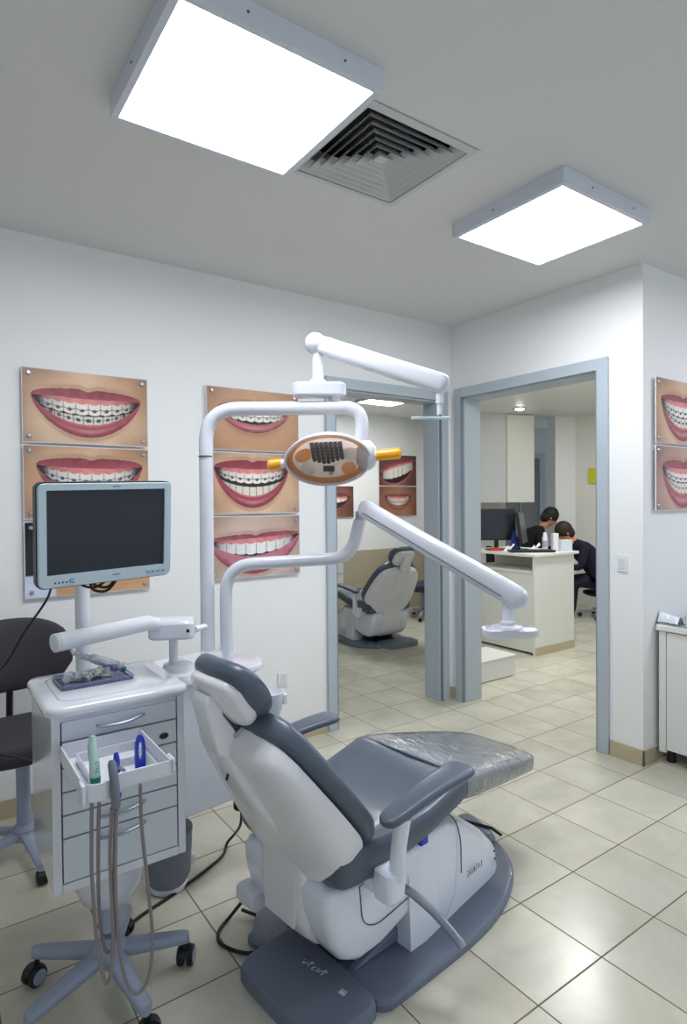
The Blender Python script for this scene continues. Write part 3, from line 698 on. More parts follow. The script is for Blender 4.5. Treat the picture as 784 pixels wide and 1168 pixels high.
hr = obj('handle', tube([LP(.160, .004, -.012), LP(.170, .004, -.012), LP(.178, .004, -.012), LP(.255, .008, -.012), LP(.262, .008, -.012)], [.014, .014, .0195, .0205, .014], 20), ORANGE, LH)
obj('handle_collar', tube([LP(.140, .004, -.012), LP(.172, .004, -.012)], [.012, .0165], 16), WP2, hr)
hl = obj('handle', tube([LP(-.168, -.010, -.008), LP(-.172, -.010, -.008), LP(-.212, -.014, -.006), LP(-.220, -.014, -.006)], [.012, .0195, .020, .012], 20), ORANGE, LH)
obj('handle_collar', tube([LP(-.145, -.008, -.008), LP(-.170, -.010, -.008)], [.012, .016], 16), WP2, hl)

# instrument arm (lower)
IA = thing('bracket_table', 'white sloping bracket with empty tray holder at its lower end, over the chair', 'bracket', (-1.048, .165, .84))
q0 = Vector((-1.046, .165, .835)); h1 = 1.185
ip = rbend([q0, Vector((-1.046, .165, h1-.02)), q0+e*.475+Vector((0, 0, h1-.835+.005)), q0+e*.50+Vector((0, -.02, .50))], [0, .11, .10, 0], 12)
obj('bent_tube', tube(ip, .0235, 20), WP, IA)
A0 = Vector((-.660, -.185, 1.383)); A1 = Vector((-.487, -.765, 1.095))
def arm_beam(a, b, w0, h0, w1, h1_):
    d = (b-a).normalized(); sd = d.cross(Vector((0, 0, 1))).normalized(); up = sd.cross(d); L_ = (b-a).length; rings = []
    for q, k in ((-.012, .35), (0, .75), (.02, 1), (.5, 1), (.97, 1), (1.0, .9), (1.022, .6), (1.03, .25)):
        w = (w0+(w1-w0)*q)*k; h_ = (h0+(h1_-h0)*q)*k; rings.append(supring(a+d*L_*q, sd, up, w, h_, 2.8, 24))
    return loft(rings)
ab = obj('beam', arm_beam(A0, A1, .026, .032, .030, .036), WP, IA, ang=50)
d_ = (A1-A0).normalized(); sd_ = d_.cross(Vector((0, 0, 1))).normalized(); up_ = sd_.cross(d_)
obj('beam_seam', tube([A0+d_*.03-sd_*.0268-up_*.010, A1-d_*.05-sd_*.0298-up_*.012], .0012, 6), SEAM, ab)
obj('beam_seam', tube([A0+d_*.03+sd_*.0268-up_*.010, A1-d_*.05+sd_*.0298-up_*.012], .0012, 6), SEAM, ab)
obj('pivot_neck', tube([q0+e*.50+Vector((0, -.02, .495)), q0+e*.50+Vector((0, -.02, .53))], [.020, .018], 16), CHROME, IA)
E1 = A1-d_*.045
obj('drop_stem', tube([E1+Vector((0, 0, -.02)), E1+Vector((0, 0, -.082)), E1+Vector((0, 0, -.090))], [.0185, .0185, .022], 18), WP, IA)
hc = Vector((-.524, -.750, 1.0)); pd_ = loft([[(x, y, z) for x, y in rrect(.165-2*i, .090-2*i, .028, 5)] for z, i in ((-.014, .008), (-.009, 0), (.009, 0), (.014, .006))])
obj('tray_holder', xf(pd_, tr(hc.x, hc.y, hc.z, rz=R(-37))), WP, IA, ang=40)
obj('holder_boss', lathe([(.05, .012), (.046, .018), (.024, .022), (.022, .03)], 24, tuple(hc+Vector((-.005, .004, 0)))), WP, IA)

# upper arm with its swivel plate
UA = thing('swing_bracket', 'white upper swing bracket with round shoulder above the gooseneck tube', 'bracket', (-.745, -.03, 1.80))
B0 = Vector((-.752, -.022, 2.005)); B1 = Vector((-.455, -.410, 1.815))
obj('swivel_plate', xf(loft([[(x, y, z) for x, y in rrect(.205-2*i, .10-2*i, .03, 5)] for z, i in ((-.026, .010), (-.020, 0), (.018, 0), (.026, .008))]), tr(-.742, -.030, 1.826, rz=R(-32))), WP, UA, ang=40)
obj('plate_foot', tube([(-.70, -.072, 1.782), (-.70, -.072, 1.802)], [.022, .022], 18), WP2, UA)
obj('post', tube([(-.745, -.026, 1.850), (-.745, -.026, 1.866), (-.745, -.026, 1.868), (-.745, -.026, 1.985)], [.030, .030, .0205, .0205], 18), WP2, UA)
obj('shoulder', ellip(B0, (.041, .041, .041)), WP, UA)
ub = obj('beam', arm_beam(B0+(B1-B0)*.04, B1, .030, .035, .030, .037), WP, UA, ang=50)
obj('beam_band', arm_beam(B0+(B1-B0)*.10, B0+(B1-B0)*.14, .031, .0362, .031, .0362), WP2, ub, ang=50)
obj('drop_stem', tube([B1+Vector((-.012, .014, -.02)), B1+Vector((-.012, .014, -.065)), B1+Vector((-.012, .014, -.067)), B1+Vector((-.012, .014, -.105))], [.0135, .0135, .0095, .0095], 14), WP2, UA)
obj('hanger_bar', xf(loft([supring((x, 0, 0), (0, 1, 0), (0, 0, 1), w, .0055, 3, 14) for x, w in ((-.088, .008), (-.075, .014), (-.045, .016), (-.02, .010), (.048, .008), (.052, .003))]), tr(-.482, -.392, 1.697, rz=R(-34))), BEZEL, UA)

# ------------------------------------------------------------ drawer cart
cx0, cx1, cy0, cy1, cz0, cz1 = -1.722, -1.362, -.238, .10, .366, .840
CT = thing('drawer_cart', 'white six-drawer dental cart on grey-blue star base with castors', 'cart', (-1.54, -.07, 0), 0)
body = join(box(cx0, cx0+.022, cy0, cy1, cz0, cz1), box(cx1-.022, cx1, cy0, cy1, cz0, cz1), box(cx0+.022, cx1-.022, cy1-.02, cy1, cz0, cz1),
            box(cx0+.022, cx1-.022, cy0, cy1-.02, cz0, cz0+.025), box(cx0+.022, cx1-.022, cy0+.006, cy1-.02, cz1-.02, cz1), box(cx0+.022, cx1-.022, cy0+.03, cy0+.036, cz0+.025, cz1-.02))
obj('cabinet_body', body, LACQ, CT, bev=.003)
obj('gap_shade', box(cx0+.0225, cx1-.0225, cy0+.018, cy0+.029, cz0+.0255, cz1-.0205), BLACKP, CT)  # black sheet behind the drawers, colours the shade in their gaps
obj('top_slab', loft([[(x, y, z) for x, y in rrect(cx1-cx0+.03-2*i, cy1-cy0+.035-2*i, .042-i, 7, (cx0+cx1)/2, (cy0+cy1)/2)] for z, i in ((.840, .006), (.844, .001), (.852, 0), (.861, .002), (.867, .009))]), LACQ, CT, ang=50)
obj('top_recess', xf(tube([(x, y, 0) for x, y in rrect(.30, .27, .04, 6)]+[(rrect(.30, .27, .04, 6)[0][0], rrect(.30, .27, .04, 6)[0][1], 0)], .0025, 6, cap=False), tr((cx0+cx1)/2, (cy0+cy1)/2, .8665)), LACQ, CT)
zs = [.828, .769, .701, .636, .574, .512, .392]
for i in range(6):
    a, b = zs[i+1]+.0022, zs[i]-.0022
    if i == 0: b = .824
    dr = obj('drawer', box(cx0+.0255, cx1-.0255, cy0+.001, cy0+.018, a, b), DRAWER, CT, bev=.0015)
    if i in (0, 4, 5):
        zc = {0: .793, 4: .558, 5: .498}[i]; xm = -1.545; hwid = .062
        zc = {0: .800, 4: .553, 5: .494}[i]
        obj('handle', tube(spline([(xm-hwid, cy0+.002, zc-.004), (xm-hwid*.9, cy0-.010, zc-.004), (xm, cy0-.020, zc-.003), (xm+hwid*.9, cy0-.010, zc+.003), (xm+hwid, cy0+.002, zc+.003)], 5), .0042, 10), STEEL, dr)
    if i == 1:
        obj('lock_cutout', xf(prism([(.013*cos(2*pi*k/20), .0085*sin(2*pi*k/20)) for k in range(20)], 0, .004), tr(-1.425, cy0+.0008, .728, rx=R(90))), BLACKP, dr)
        obj('lock_ring', xf(tube([(.014*cos(2*pi*k/20), .0095*sin(2*pi*k/20), 0) for k in range(21)], .0015, 6, cap=False), tr(-1.425, cy0-.001, .728, rx=R(90))), CHROME, dr)
obj('under_bowl', lathe([(.108, .372), (.108, .330), (.098, .275), (.078, .230), (.050, .208), (.02, .204)], 32, (-1.545, -.08, 0)), WP, CT)
HB = Vector((-1.565, -.155, 0))
obj('column', tube([(-1.55, -.09, .28), (-1.562, -.145, .155)], [.024, .026], 18), STARG, CT)
obj('hub', lathe([(.048, .085), (.052, .095), (.048, .125), (.032, .142), (.022, .155)], 28, tuple(HB)), STARG, CT)
for ang_, L_ in ((139, .235), (62, .215), (-14, .225), (-83, .255), (-157, .25)):
    d = Vector((cos(R(ang_)), sin(R(ang_)), 0)); s_ = Vector((-d.y, d.x, 0)); rings = []
    for q in (.02, .25, .5, .75, .93, .98, 1.0):
        w = (.030-.010*q)*(1 if q < .95 else .8 if q < .99 else .45); zc = .112-.022*q; th = .019-.004*q
        rings.append(supring(HB+d*L_*q+Vector((0, 0, zc)), s_, (0, 0, 1), w, th, 3.2, 16))
    obj('star_leg', loft(rings), STARG, CT)
    cpos = HB+d*(L_-.012); ca = R(ang_+70); wd = Vector((cos(ca), sin(ca), 0)); ws = Vector((-wd.y, wd.x, 0))
    M = Matrix((wd, ws, Vector((0, 0, 1)))).transposed().to_4x4(); M.translation = cpos+wd*.010+Vector((0, 0, .0285))
    def wheel(off, r, w, bev=.004): return xf(loft([[(rr*cos(2*pi*k/24), y, rr*sin(2*pi*k/24)) for k in range(24)] for y, rr in ((off-w, r-bev), (off-w+bev, r), (off+w-bev, r), (off+w, r-bev))]), M)
    cs = obj('castor', join(wheel(-.0145, .0285, .009), wheel(.0145, .0285, .009)), BLACK, CT)
    obj('wheel_cap', join(wheel(-.024, .021, .002, .001), wheel(.024, .021, .002, .001)), STARG, cs)
    hood = xf(loft([[(r_*cos(R(a_)), y_, r_*sin(R(a_))) for a_ in range(20, 161, 10)]+[(r2*cos(R(a_)), y_, r2*sin(R(a_))) for a_ in range(160, 19, -10)] for y_, r_, r2 in ((-.010, .031, .026), (.010, .031, .026))]), M)
    obj('castor_hood', hood, BLACKP, cs)
    obj('castor_stem', tube([cpos+Vector((0, 0, .055)), cpos+Vector((0, 0, .085))], .007, 10), BLACKP, cs)
# instrument tray clipped on the front
tx0, tx1, ty0, ty1, tz0, tz1 = -1.703, -1.492, -.500, -.246, .727, .766
tr_ = obj('instrument_tray', join(box(tx0, tx1, ty0, ty1, tz0, tz0+.004), box(tx0, tx0+.005, ty0, ty1, tz0+.004, tz1), box(tx1-.005, tx1, ty0, ty1, tz0+.004, tz1),
      box(tx0+.005, tx1-.005, ty1-.005, ty1, tz0+.004, tz1+.006), box(-1.628, tx1-.005, ty0, ty0+.006, tz0+.004, tz1-.002)), WP2, CT, bev=.0015)
obj('tray_insert', join(box(tx0+.030, tx1-.030, ty1-.050, ty1-.047, tz0+.004, tz1-.010), box(tx0+.030, tx0+.033, ty0+.06, ty1-.050, tz0+.004, tz1-.010), box(tx1-.033, tx1-.030, ty0+.02, ty1-.050, tz0+.004, tz1-.010),
      box(-1.600, -1.597, ty0+.02, ty0+.11, tz0+.004, tz1-.014), box(-1.600, tx1-.033, ty0+.11, ty0+.113, tz0+.004, tz1-.014)), WP, tr_, bev=.001)
obj('tray_bracket', box(-1.62, -1.55, -.2455, -.2385, .69, .76), WP2, tr_, bev=.002)
arc = [(-1.664+.036*cos(R(a_)), -.500-.030*sin(R(a_))) for a_ in range(0, 181, 15)]; arc2 = [(-1.664+.031*cos(R(a_)), -.500-.025*sin(R(a_))) for a_ in range(180, -1, -15)]
obj('cradle', join(prism(arc+arc2, .724, .764), prism([(x, y) for x, y in arc2], .724, .729)), WP2, tr_, ang=40)
obj('cradle_ear', box(-1.709, -1.7005, -.535, -.495, .722, .770), WP2, tr_, bev=.003)
obj('cradle_ear', box(-1.4915, -1.484, -.505, -.460, .735, .768), WP2, tr_, bev=.003)

# things in and hanging from the tray
def single(name, g, m, label, cat, group=None, **k): return tag(obj(name, g, m, **k), label, cat, group)
syr = thing('syringe', 'clear mint plastic syringe with teal band upright in the cart tray', 'syringe', (-1.674, -.49, .731))
obj('barrel', tube([(-1.6735, -.508, .731), (-1.6735, -.508, .734), (-1.6735, -.500, .80), (-1.673, -.478, .835), (-1.672, -.474, .858)], [.006, .0115, .0115, .0105, .007], 18), MINT, syr)
obj('band', tube([(-1.6735, -.505, .762), (-1.6735, -.504, .773)], .0119, 18), TEAL, syr)
obj('print_marks', join(*[tube([(-1.6735+.003*((k*7)%3-1), -.502-.0112, .786+.007*k), (-1.6735+.006, -.502-.0098, .788+.007*k)], .0009, 6) for k in range(4)]), TEAL, syr)
bh = thing('scaler_handle', 'cobalt blue looped plastic handle standing in the cart tray', 'tool', (-1.562, -.475, .731))
def oval(w, z0, z1, n=18):
    h_ = (z1-z0)/2; return [(w*math.copysign(abs(cos(2*pi*k/n))**.8, cos(2*pi*k/n)), z0+h_+h_*math.copysign(abs(sin(2*pi*k/n))**.8, sin(2*pi*k/n))) for k in range(n)]
OA, OB = oval(.0135, .731, .836), oval(.0042, .775, .820)
obj('handle_body', loft([[(-1.562+x, -.475+y, z) for x, z in P_] for P_, y in ((OB, -.004), ([(x*.93, .7835+(z-.7835)*.985) for x, z in OA], -.0055), (OA, -.003), (OA, .003), ([(x*.93, .7835+(z-.7835)*.985) for x, z in OA], .0055), (OB, .004), (OB, -.004))], cap=False), BLUE, bh, ang=50)
sp_ = thing('air_nozzle', 'blue-tipped grey air nozzle resting in the notch of the cart tray', 'tool', (-1.636, -.515, .70))
obj('nozzle', tube([(-1.618, -.482, .745), (-1.619, -.478, .790), (-1.619, -.476, .806)], [.0065, .0078, .0050], 14), BLUE, sp_)
obj('body', tube([(-1.636, -.541, .702), (-1.637, -.540, .712), (-1.638, -.532, .765), (-1.640, -.521, .800), (-1.640, -.518, .808)], [.007, .0105, .0105, .0098, .006], 16), GREYB, sp_)
obj('trigger', tube(spline([(-1.618, -.488, .775), (-1.604, -.482, .762), (-1.595, -.478, .745), (-1.592, -.476, .733)], 5), .0042, 8), STEEL, sp_)
tp = thing('blue_tip_handpiece', 'dark blue handpiece tip showing below the tray notch', 'tool', (-1.624, -.515, .70))
obj('tip', tube([(-1.624, -.512, .724), (-1.624, -.514, .716), (-1.627, -.516, .702)], [.007, .006, .001], 10), BLUE, tp)
hg = 'grey hoses hanging from the cart tray'
def hose(label, pts, r=.0042): single('instrument_hose', tube(spline(pts, 8), r, 10), HOSE, label, 'hose', hg)
hose('leftmost thin grey hose looping below the cart tray', [(-1.684, -.515, .722), (-1.684, -.505, .62), (-1.683, -.50, .54), (-1.675, -.50, .40), (-1.664, -.50, .31), (-1.654, -.50, .278), (-1.643, -.502, .31), (-1.640, -.505, .42), (-1.645, -.51, .58), (-1.645, -.535, .705)])
hose('thin grey hose from the cradle, its loop ending behind the first', [(-1.668, -.515, .722), (-1.667, -.495, .60), (-1.664, -.480, .45), (-1.655, -.478, .36), (-1.643, -.478, .335), (-1.632, -.480, .36), (-1.632, -.488, .48), (-1.631, -.50, .62), (-1.630, -.52, .722)])
hose('widest-looping thin grey hose hanging from the tray front to near the star base', [(-1.636, -.541, .700), (-1.635, -.52, .60), (-1.632, -.505, .45), (-1.622, -.50, .33), (-1.606, -.50, .25), (-1.582, -.50, .221), (-1.556, -.50, .25), (-1.546, -.50, .34), (-1.556, -.50, .48), (-1.568, -.50, .62), (-1.571, -.503, .727)])
# on the cart top
gt = thing('clear_tray', 'shallow clear tray with blue edge on the cart top', 'tray', (-1.57, -.03, .867), R(2))
tb = rrect(.205, .135, .010, 4)
obj('tray_floor', prism(tb, .0005, .003), TRAYG, gt, local=True)
obj('tray_rim', tube([(x, y, .011) for x, y in tb+[tb[0]]], .0022, 8, cap=False), mat('blue_grey_edge', (120, 130, 176), .3), gt, local=True)
obj('tray_foot', tube([(x*.97, y*.97, .004) for x, y in tb+[tb[0]]], .0022, 8, cap=False), mat('blue_grey_edge', (120, 130, 176), .3), gt, local=True)
def crumple(path, r, seed, amp=.35, n=14):
    V, Fc = tube(spline(path, 6), r, n); o = []
    for v_ in V:
        q = Vector(v_); nv = noise.noise_vector(q*70+Vector((seed, 0, 0))); o.append(tuple(q+nv*(r if not isinstance(r, (list, tuple)) else r[0])*amp))
    return o, Fc
single('wrapped_handpiece', crumple([(-1.606, .085, .925), (-1.595, .070, .912), (-1.555, .04, .900), (-1.515, .0, .888), (-1.482, -.025, .876)], [.006]*6+[.010]*6+[.014]*13, 3, .8), WRAP, 'handpiece in crinkled clear wrap lying at the back of the clear tray', 'dental tool', ang=20)
single('dark_green_cap', tube([(-1.486, -.038, .874), (-1.478, -.044, .872)], [.009, .008], 12), TEAL, 'dark green round cap at the tip of the wrapped handpiece', 'cap')
single('wrapped_mirror', crumple([(-1.650, -.010, .865), (-1.620, -.02, .868), (-1.58, -.03, .868)], .015, 5, .7), WRAP, 'crinkled clear pouch at the left end of the clear tray', 'pouch', ang=20)
single('wrapped_probe', crumple([(-1.60, -.050, .864), (-1.56, -.03, .870), (-1.52, -.02, .868)], .015, 9, .7), WRAP, 'crinkled clear pouch with green marks in the tray middle', 'pouch', ang=20)
single('violet_sachet', crumple([(-1.535, -.005, .876), (-1.515, -.02, .880), (-1.500, -.03, .874)], .010, 11), mat('violet_wrap', (104, 104, 158), .4), 'small violet sachet under the wrapped handpiece', 'sachet', ang=20)
for x, y, lb in ((-1.545, -.045, 'tiny green plastic tip in the middle of the clear tray'), (-1.530, -.02, 'tiny green plastic tip nearest the violet sachet'), (-1.575, -.055, 'tiny green plastic tip at the front edge of the clear tray')):
    single('green_tip', tube([(x, y, .876), (x+.010, y+.006, .882)], [.004, .003], 8), mat('green_plastic', (60, 160, 130), .4), lb, 'tip', 'green tips in the clear tray')

for o in list(COL.objects):
    if o.parent is None and o.name.split('.')[0] in ('wrapped_handpiece', 'dark_green_cap', 'wrapped_mirror', 'wrapped_probe', 'violet_sachet', 'green_tip'): o.location.z += .015

# monitor on its pole
obj('pole_clamp', box(-1.60, -1.52, .100, .130, .68, .74), WP2, CT, bev=.004)
PO = tag(obj('monitor_pole', tube([(-1.560, .150, .66), (-1.560, .150, 1.27)], .0235, 20), WP2, CT), None)
yaw_ = R(8.6); pt = R(-6); rl = R(1.5)
exm = Vector((cos(yaw_), sin(yaw_), 0)); nb_ = Vector((-sin(yaw_), cos(yaw_), 0)); ezm = Vector((0, 0, 1))*cos(pt)+nb_*sin(pt)
exm, ezm = exm*cos(rl)+ezm*sin(rl), ezm*cos(rl)-exm*sin(rl); bk = ezm.cross(exm).normalized()
if bk.dot(nb_) < 0: bk = -bk
MC = Vector((-1.547, -.147, 1.319))
MN = thing('monitor', 'widescreen monitor with pale blue bezel and dark blank screen above the cart', 'monitor', (-1.547, -.10, 1.15))
def mp(poly, d0, d1):
    return loft([[MC+exm*x+ezm*z+bk*d for x, z in poly] for d in (d0, d1)])
Wm, Hm = .392, .293
oi = rrect(Wm-.006, Hm-.006, .018, 5)
obj('rear_cover', loft([[MC+exm*x+ezm*z+bk*d for x, z in rrect(Wm-2*i, Hm-2*i, .020, 5)] for d, i in ((.003, 0), (.026, 0), (.040, .02), (.050, .06))]), BLACKP, MN, ang=40)
# bezel as a ring
def ringprism(w0, h0, r0, w1, h1, r1, cz, d0, d1):
    A = rrect(w0, h0, r0, 5); B = rrect(w1, h1, r1, 5, 0, cz); f = lambda P, d: [MC+exm*x+ezm*z+bk*d for x, z in P]
    return loft([f(A, d1), f(A, d0+.003), f([(x*.99, z*.99) for x, z in A], d0), f(B, d0), f(B, d1), f(A, d1)], cap=False)
obj('bezel', ringprism(Wm-.006, Hm-.006, .018, .342, .234, .003, .008, -.006, .006), BEZEL, MN, ang=40)
obj('screen', mp(rrect(.344, .236, .002, 2, 0, .008), .0005, .004), SCREEN, MN)
for k in range(4):
    obj('button', mp(rrect(.009, .006, .002, 3, .118+.016*k, -.128), -.0085, -.005), mat('teal_button', (110, 170, 180), .3), MN)
obj('brand_mark', mp(rrect(.022, .0022, .001, 2, .02, .134), -.0068, -.0055), SEAM, MN)
obj('brand_mark', mp(rrect(.022, .0022, .001, 2, .02, -.124), -.0068, -.0055), SEAM, MN)
obj('control_ring', tube([MC+exm*(-.105+.007*cos(R(a_)))+ezm*(-.128+.005*sin(R(a_)))+bk*-.0066 for a_ in range(40, 330, 20)], .0012, 6), BLUE, MN)
obj('input_marks', join(*[mp(rrect(.005, .005, .001, 2, -.150+.010*k, -.130), -.0068, -.0055) for k in range(4)]), SEAM, MN)
obj('mount', tube([MC+bk*.045-ezm*.02, Vector((-1.560, .130, 1.26))], .02, 12), WP2, MN)
for k, (dx, dz) in enumerate(((0, 0), (.006, .012), (-.03, .016))):
    obj('cable_loop', tube(spline([MC+exm*(-.045+dx)-ezm*.13+bk*.03, MC+exm*(-.03+dx)-ezm*(.172-dz)+bk*.04, MC+exm*(.012+dx)-ezm*(.185-dz)+bk*.05, MC+exm*(.040+dx*.5)-ezm*(.160-dz)+bk*.05, MC+exm*(.050)-ezm*.12+bk*.04], 6), .0042, 8), BLACK, MN)
single('monitor_cable', tube(spline([MC+exm*-.145-ezm*.125+bk*.03, (-1.690, .0, 1.12), (-1.745, .05, 1.02), (-1.785, .10, .93), (-1.83, .18, .86), (-1.86, .30, .80), (-1.80, .44, .56), (-1.72, .46, .50), (-1.62, .40, .47), (-1.56, .25, .52), (-1.54, .115, .55)], 8), .0035, 8), BLACK, 'black cable hanging from the monitor left corner beside the cart', 'cable')

# ------------------------------------------------------------ floor bits
BN = thing('pedal_bin', 'small grey pedal bin with pale base under the right side of the cart', 'bin', (-1.27, .21, 0))
obj('bucket', lathe([(.066, .022), (.080, .05), (.087, .16), (.088, .20), (.080, .205)], 32, (-1.27, .205, 0)), GREYB, BN)
obj('foot_ring', lathe([(.060, 0), (.068, .004), (.070, .018), (.062, .024)], 32, (-1.27, .205, 0)), WP2, BN)
obj('pedal', box(-1.195, -1.165, .20, .235, .05, .085), WP2, BN, bev=.006)
obj('bin_lid', lathe([(.090, .200), (.090, .212), (.07, .225), (.02, .232)], 32, (-1.27, .205, 0)), GREYB, BN)
single('power_cable', tube(spline([(-1.015, .115, .25), (-1.00, .16, .16), (-.97, .28, .06), (-.985, .32, .010), (-1.03, .26, .006), (-1.101, .216, .006), (-1.265, .142, .006), (-1.405, .091, .006), (-1.47, .05, .006), (-1.53, -.04, .03)], 8), .0055, 8), BLACK, 'black power cable from the unit plug across the floor to the cart', 'cable')
single('chair_cable', tube(spline([(-1.130, -.125, .065), (-1.165, -.10, .012), (-1.215, -.13, .006), (-1.235, -.19, .006), (-1.19, -.270, .006), (-1.12, -.300, .006), (-1.055, -.285, .006), (-1.035, -.245, .006), (-1.07, -.17, .008), (-1.12, -.10, .02)], 8), .0055, 8), BLACK, 'black cable looped on the floor beside the chair base', 'cable')

# wall electrics
SK = thing('wall_socket', 'white double wall socket low on the long wall left of the doorway', 'socket', (-.278, YL, .331))
obj('plate', box(-.312, -.245, YL-.008, YL, .331, .415), SOCK, SK, bev=.003)
obj('insert', box(-.298, -.259, YL-.010, YL-.007, .342, .404), WP, SK, bev=.002)
SW = thing('light_switch', 'white square light switch on the wall right of the second doorway', 'switch', (XB, -.172, 1.014))
obj('plate', box(XB-.008, XB, -.202, -.142, 1.012, 1.104), SOCK, SW, bev=.003)
obj('rocker', box(XB-.012, XB-.007, -.190, -.154, 1.030, 1.086), WP, SW, bev=.002)

# ------------------------------------------------------------ right cabinet and what lies on it
CB = thing('side_cabinet', 'cream laminate cabinet with dark feet at the right edge', 'cabinet', (1.50, -.75, 0))
obj('carcass', box(1.232, 1.75, -1.45, -.310, .075, .705), CREAM, CB, bev=.003)
obj('edge_stile', box(1.214, 1.232, -.345, -.308, .060, .705), CREAM, CB, bev=.002)
obj('door_panel', box(1.214, 1.232, -.885, -.348, .078, .700), CREAM, CB, bev=.002)
obj('door_panel', box(1.214, 1.232, -1.43, -.888, .078, .700), CREAM, CB, bev=.002)
obj('worktop', box(1.200, 1.76, -1.47, -.298, .706, .736), CREAM, CB, bev=.004)
obj('glass_top', box(1.215, 1.75, -1.46, -.300, .7365, .741), GRANITE, CB, bev=.001)
for x, y in ((1.275, -.345), (1.275, -1.40), (1.70, -.345), (1.70, -1.40)):
    obj('foot', lathe([(.022, 0), (.024, .004), (.020, .07), (.028, .076)], 16, (x, y, 0)), mat('dark_blue_foot', (30, 32, 52), .4), CB)
def foilbox():
    V, Fc = grid(18, 12, lambda u, v: (1.225+.115*v, -.40+.105*u, .742+.056*math.sin(pi*min(1, v*1.6+.05))*(.7+.3*u)+.006*noise.noise(Vector((u*7, v*6, 2)))))
    o = [(x, y, .742) for x, y, z in V]; n = len(V)
    return V+o, Fc+[tuple(reversed([i+n for i in f])) for f in Fc]
single('crumpled_bag', foilbox(), mat('pale_foil_film', (214, 220, 230), .25, coat=.5), 'crumpled clear and white packaging at the wall end of the cabinet top', 'bag', ang=25)
MG = thing('tissue_holder', 'small white arched holder with pale blue front on the cabinet top', 'holder', (1.30, -.455, .742))
obj('frame', loft([[(x, y, z) for y, z in [(-.435, .742), (-.435, .800), (-.430, .822), (-.455, .836), (-.50, .836), (-.515, .82), (-.515, .742)]] for x in (1.235, 1.30)]), CREAM, MG, bev=.004)
obj('front', box(1.231, 1.236, -.50, -.452, .752, .800), mat('pale_blue_card', (160, 208, 222), .4), MG)
obj('hole', xf(prism([(.006*cos(2*pi*k/14), .004*sin(2*pi*k/14)) for k in range(14)], 0, .004), tr(1.232, -.475, .815, ry=R(90))), BLACKP, MG)
single('brown_bottle', lathe([(.012, 0), (.013, .003), (.013, .036), (.008, .044), (.008, .052), (.002, .053)], 16, (1.30, -.418, .742)), mat('brown_glass', (150, 88, 66), .3), 'small reddish-brown bottle between the packaging and the holder', 'bottle')

# ------------------------------------------------------------ stool at the left
def stool(label, loc, rz, w=.46, m=CHAR, dz=0):
    t = thing('office_stool', label, 'stool', loc, rz, None); L = dict(local=True)
    n = 24; rings = []
    for i in range(-8, 9):
        q = i/8.2; k = (1-abs(q)**2.6)**(1/2.4); x = w/2*q
        rings.append([Vector((x, -.15+.08*q*q+.028*sin(a)*(k*.7+.3), .68+dz+.155*k*math.copysign(abs(cos(a))**(2/2.4), cos(a)))) for a in [2*pi*j/n for j in range(n)]])
    obj('backrest', loft(rings), m, t, ang=60, **L)
    obj('backrest_stem', tube(rbend([(0, -.02, .30+dz), (0, -.21, .32+dz), (0, -.178, .62+dz)], .08), .014, 10), BLACKP, t, **L)
    obj('seat', loft([supring((0, .05, z+dz), (1, 0, 0), (0, 1, 0), a_, a_*.95, 3, 32) for z, a_ in ((.335, .18), (.345, .205), (.40, .215), (.425, .20), (.432, .16))]), m, t, ang=60, **L)
    obj('column', tube([(0, .05, .12), (0, .05, .34+dz)], .026, 16), STARG, t, **L)
    obj('hub', lathe([(.045, .07), (.045, .11), (.03, .13)], 20, (0, .05, 0)), STARG, t, **L)
    for k in range(5):
        a = R(72*k+20); d = Vector((cos(a), sin(a), 0)); s_ = Vector((-d.y, d.x, 0)); c = Vector((0, .05, 0))
        obj('star_leg', loft([supring(c+d*q*.26+Vector((0, 0, .095-.03*q)), s_, (0, 0, 1), .024-.008*q, .015, 3, 12) for q in (.05, .5, .9, 1.0)]), STARG, t, **L)
        obj('castor', xf(loft([[(rr*cos(2*pi*j/18), y, rr*sin(2*pi*j/18)) for j in range(18)] for y, rr in ((-.018, .020), (-.015, .025), (.015, .025), (.018, .020))]), tr(*(c+d*.25+Vector((0, 0, .025))), rz=a)), BLACK, t, **L)
    return t
stool('dark charcoal stool with wide curved backrest at the left edge behind the cart', (-1.675, .79, 0), R(184), .46, CHAR, .085)
stool('dark blue-grey stool behind the far chair in the next room', (3.00, 3.40, 0), R(55), .40, mat('dark_blue_seat', (52, 58, 78), .6))

# ------------------------------------------------------------ the next room: a second chair and its cabinet
C2 = thing('dental_chair', 'white and dark grey dental chair seen from behind through the left doorway', 'dental chair', (1.745, 2.93, 0), R(88))
chair_parts(C2, full=False)
SC = thing('tool_cabinet', 'low white drawer cabinet with grey top left of the far chair', 'cabinet', (1.60, 3.83, 0), R(0))
obj('carcass', box(-.45, .33, -.20, .20, .30, .74), CREAM, SC, bev=.004, local=True)
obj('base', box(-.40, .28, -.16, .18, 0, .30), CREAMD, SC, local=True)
obj('worktop', box(-.47, .35, -.22, .22, .742, .80), GREYB, SC, bev=.012, local=True)
for k in range(3): obj('drawer', box(-.44, .32, -.216, -.20, .32+.14*k, .45+.14*k), CREAM, SC, bev=.004, local=True)

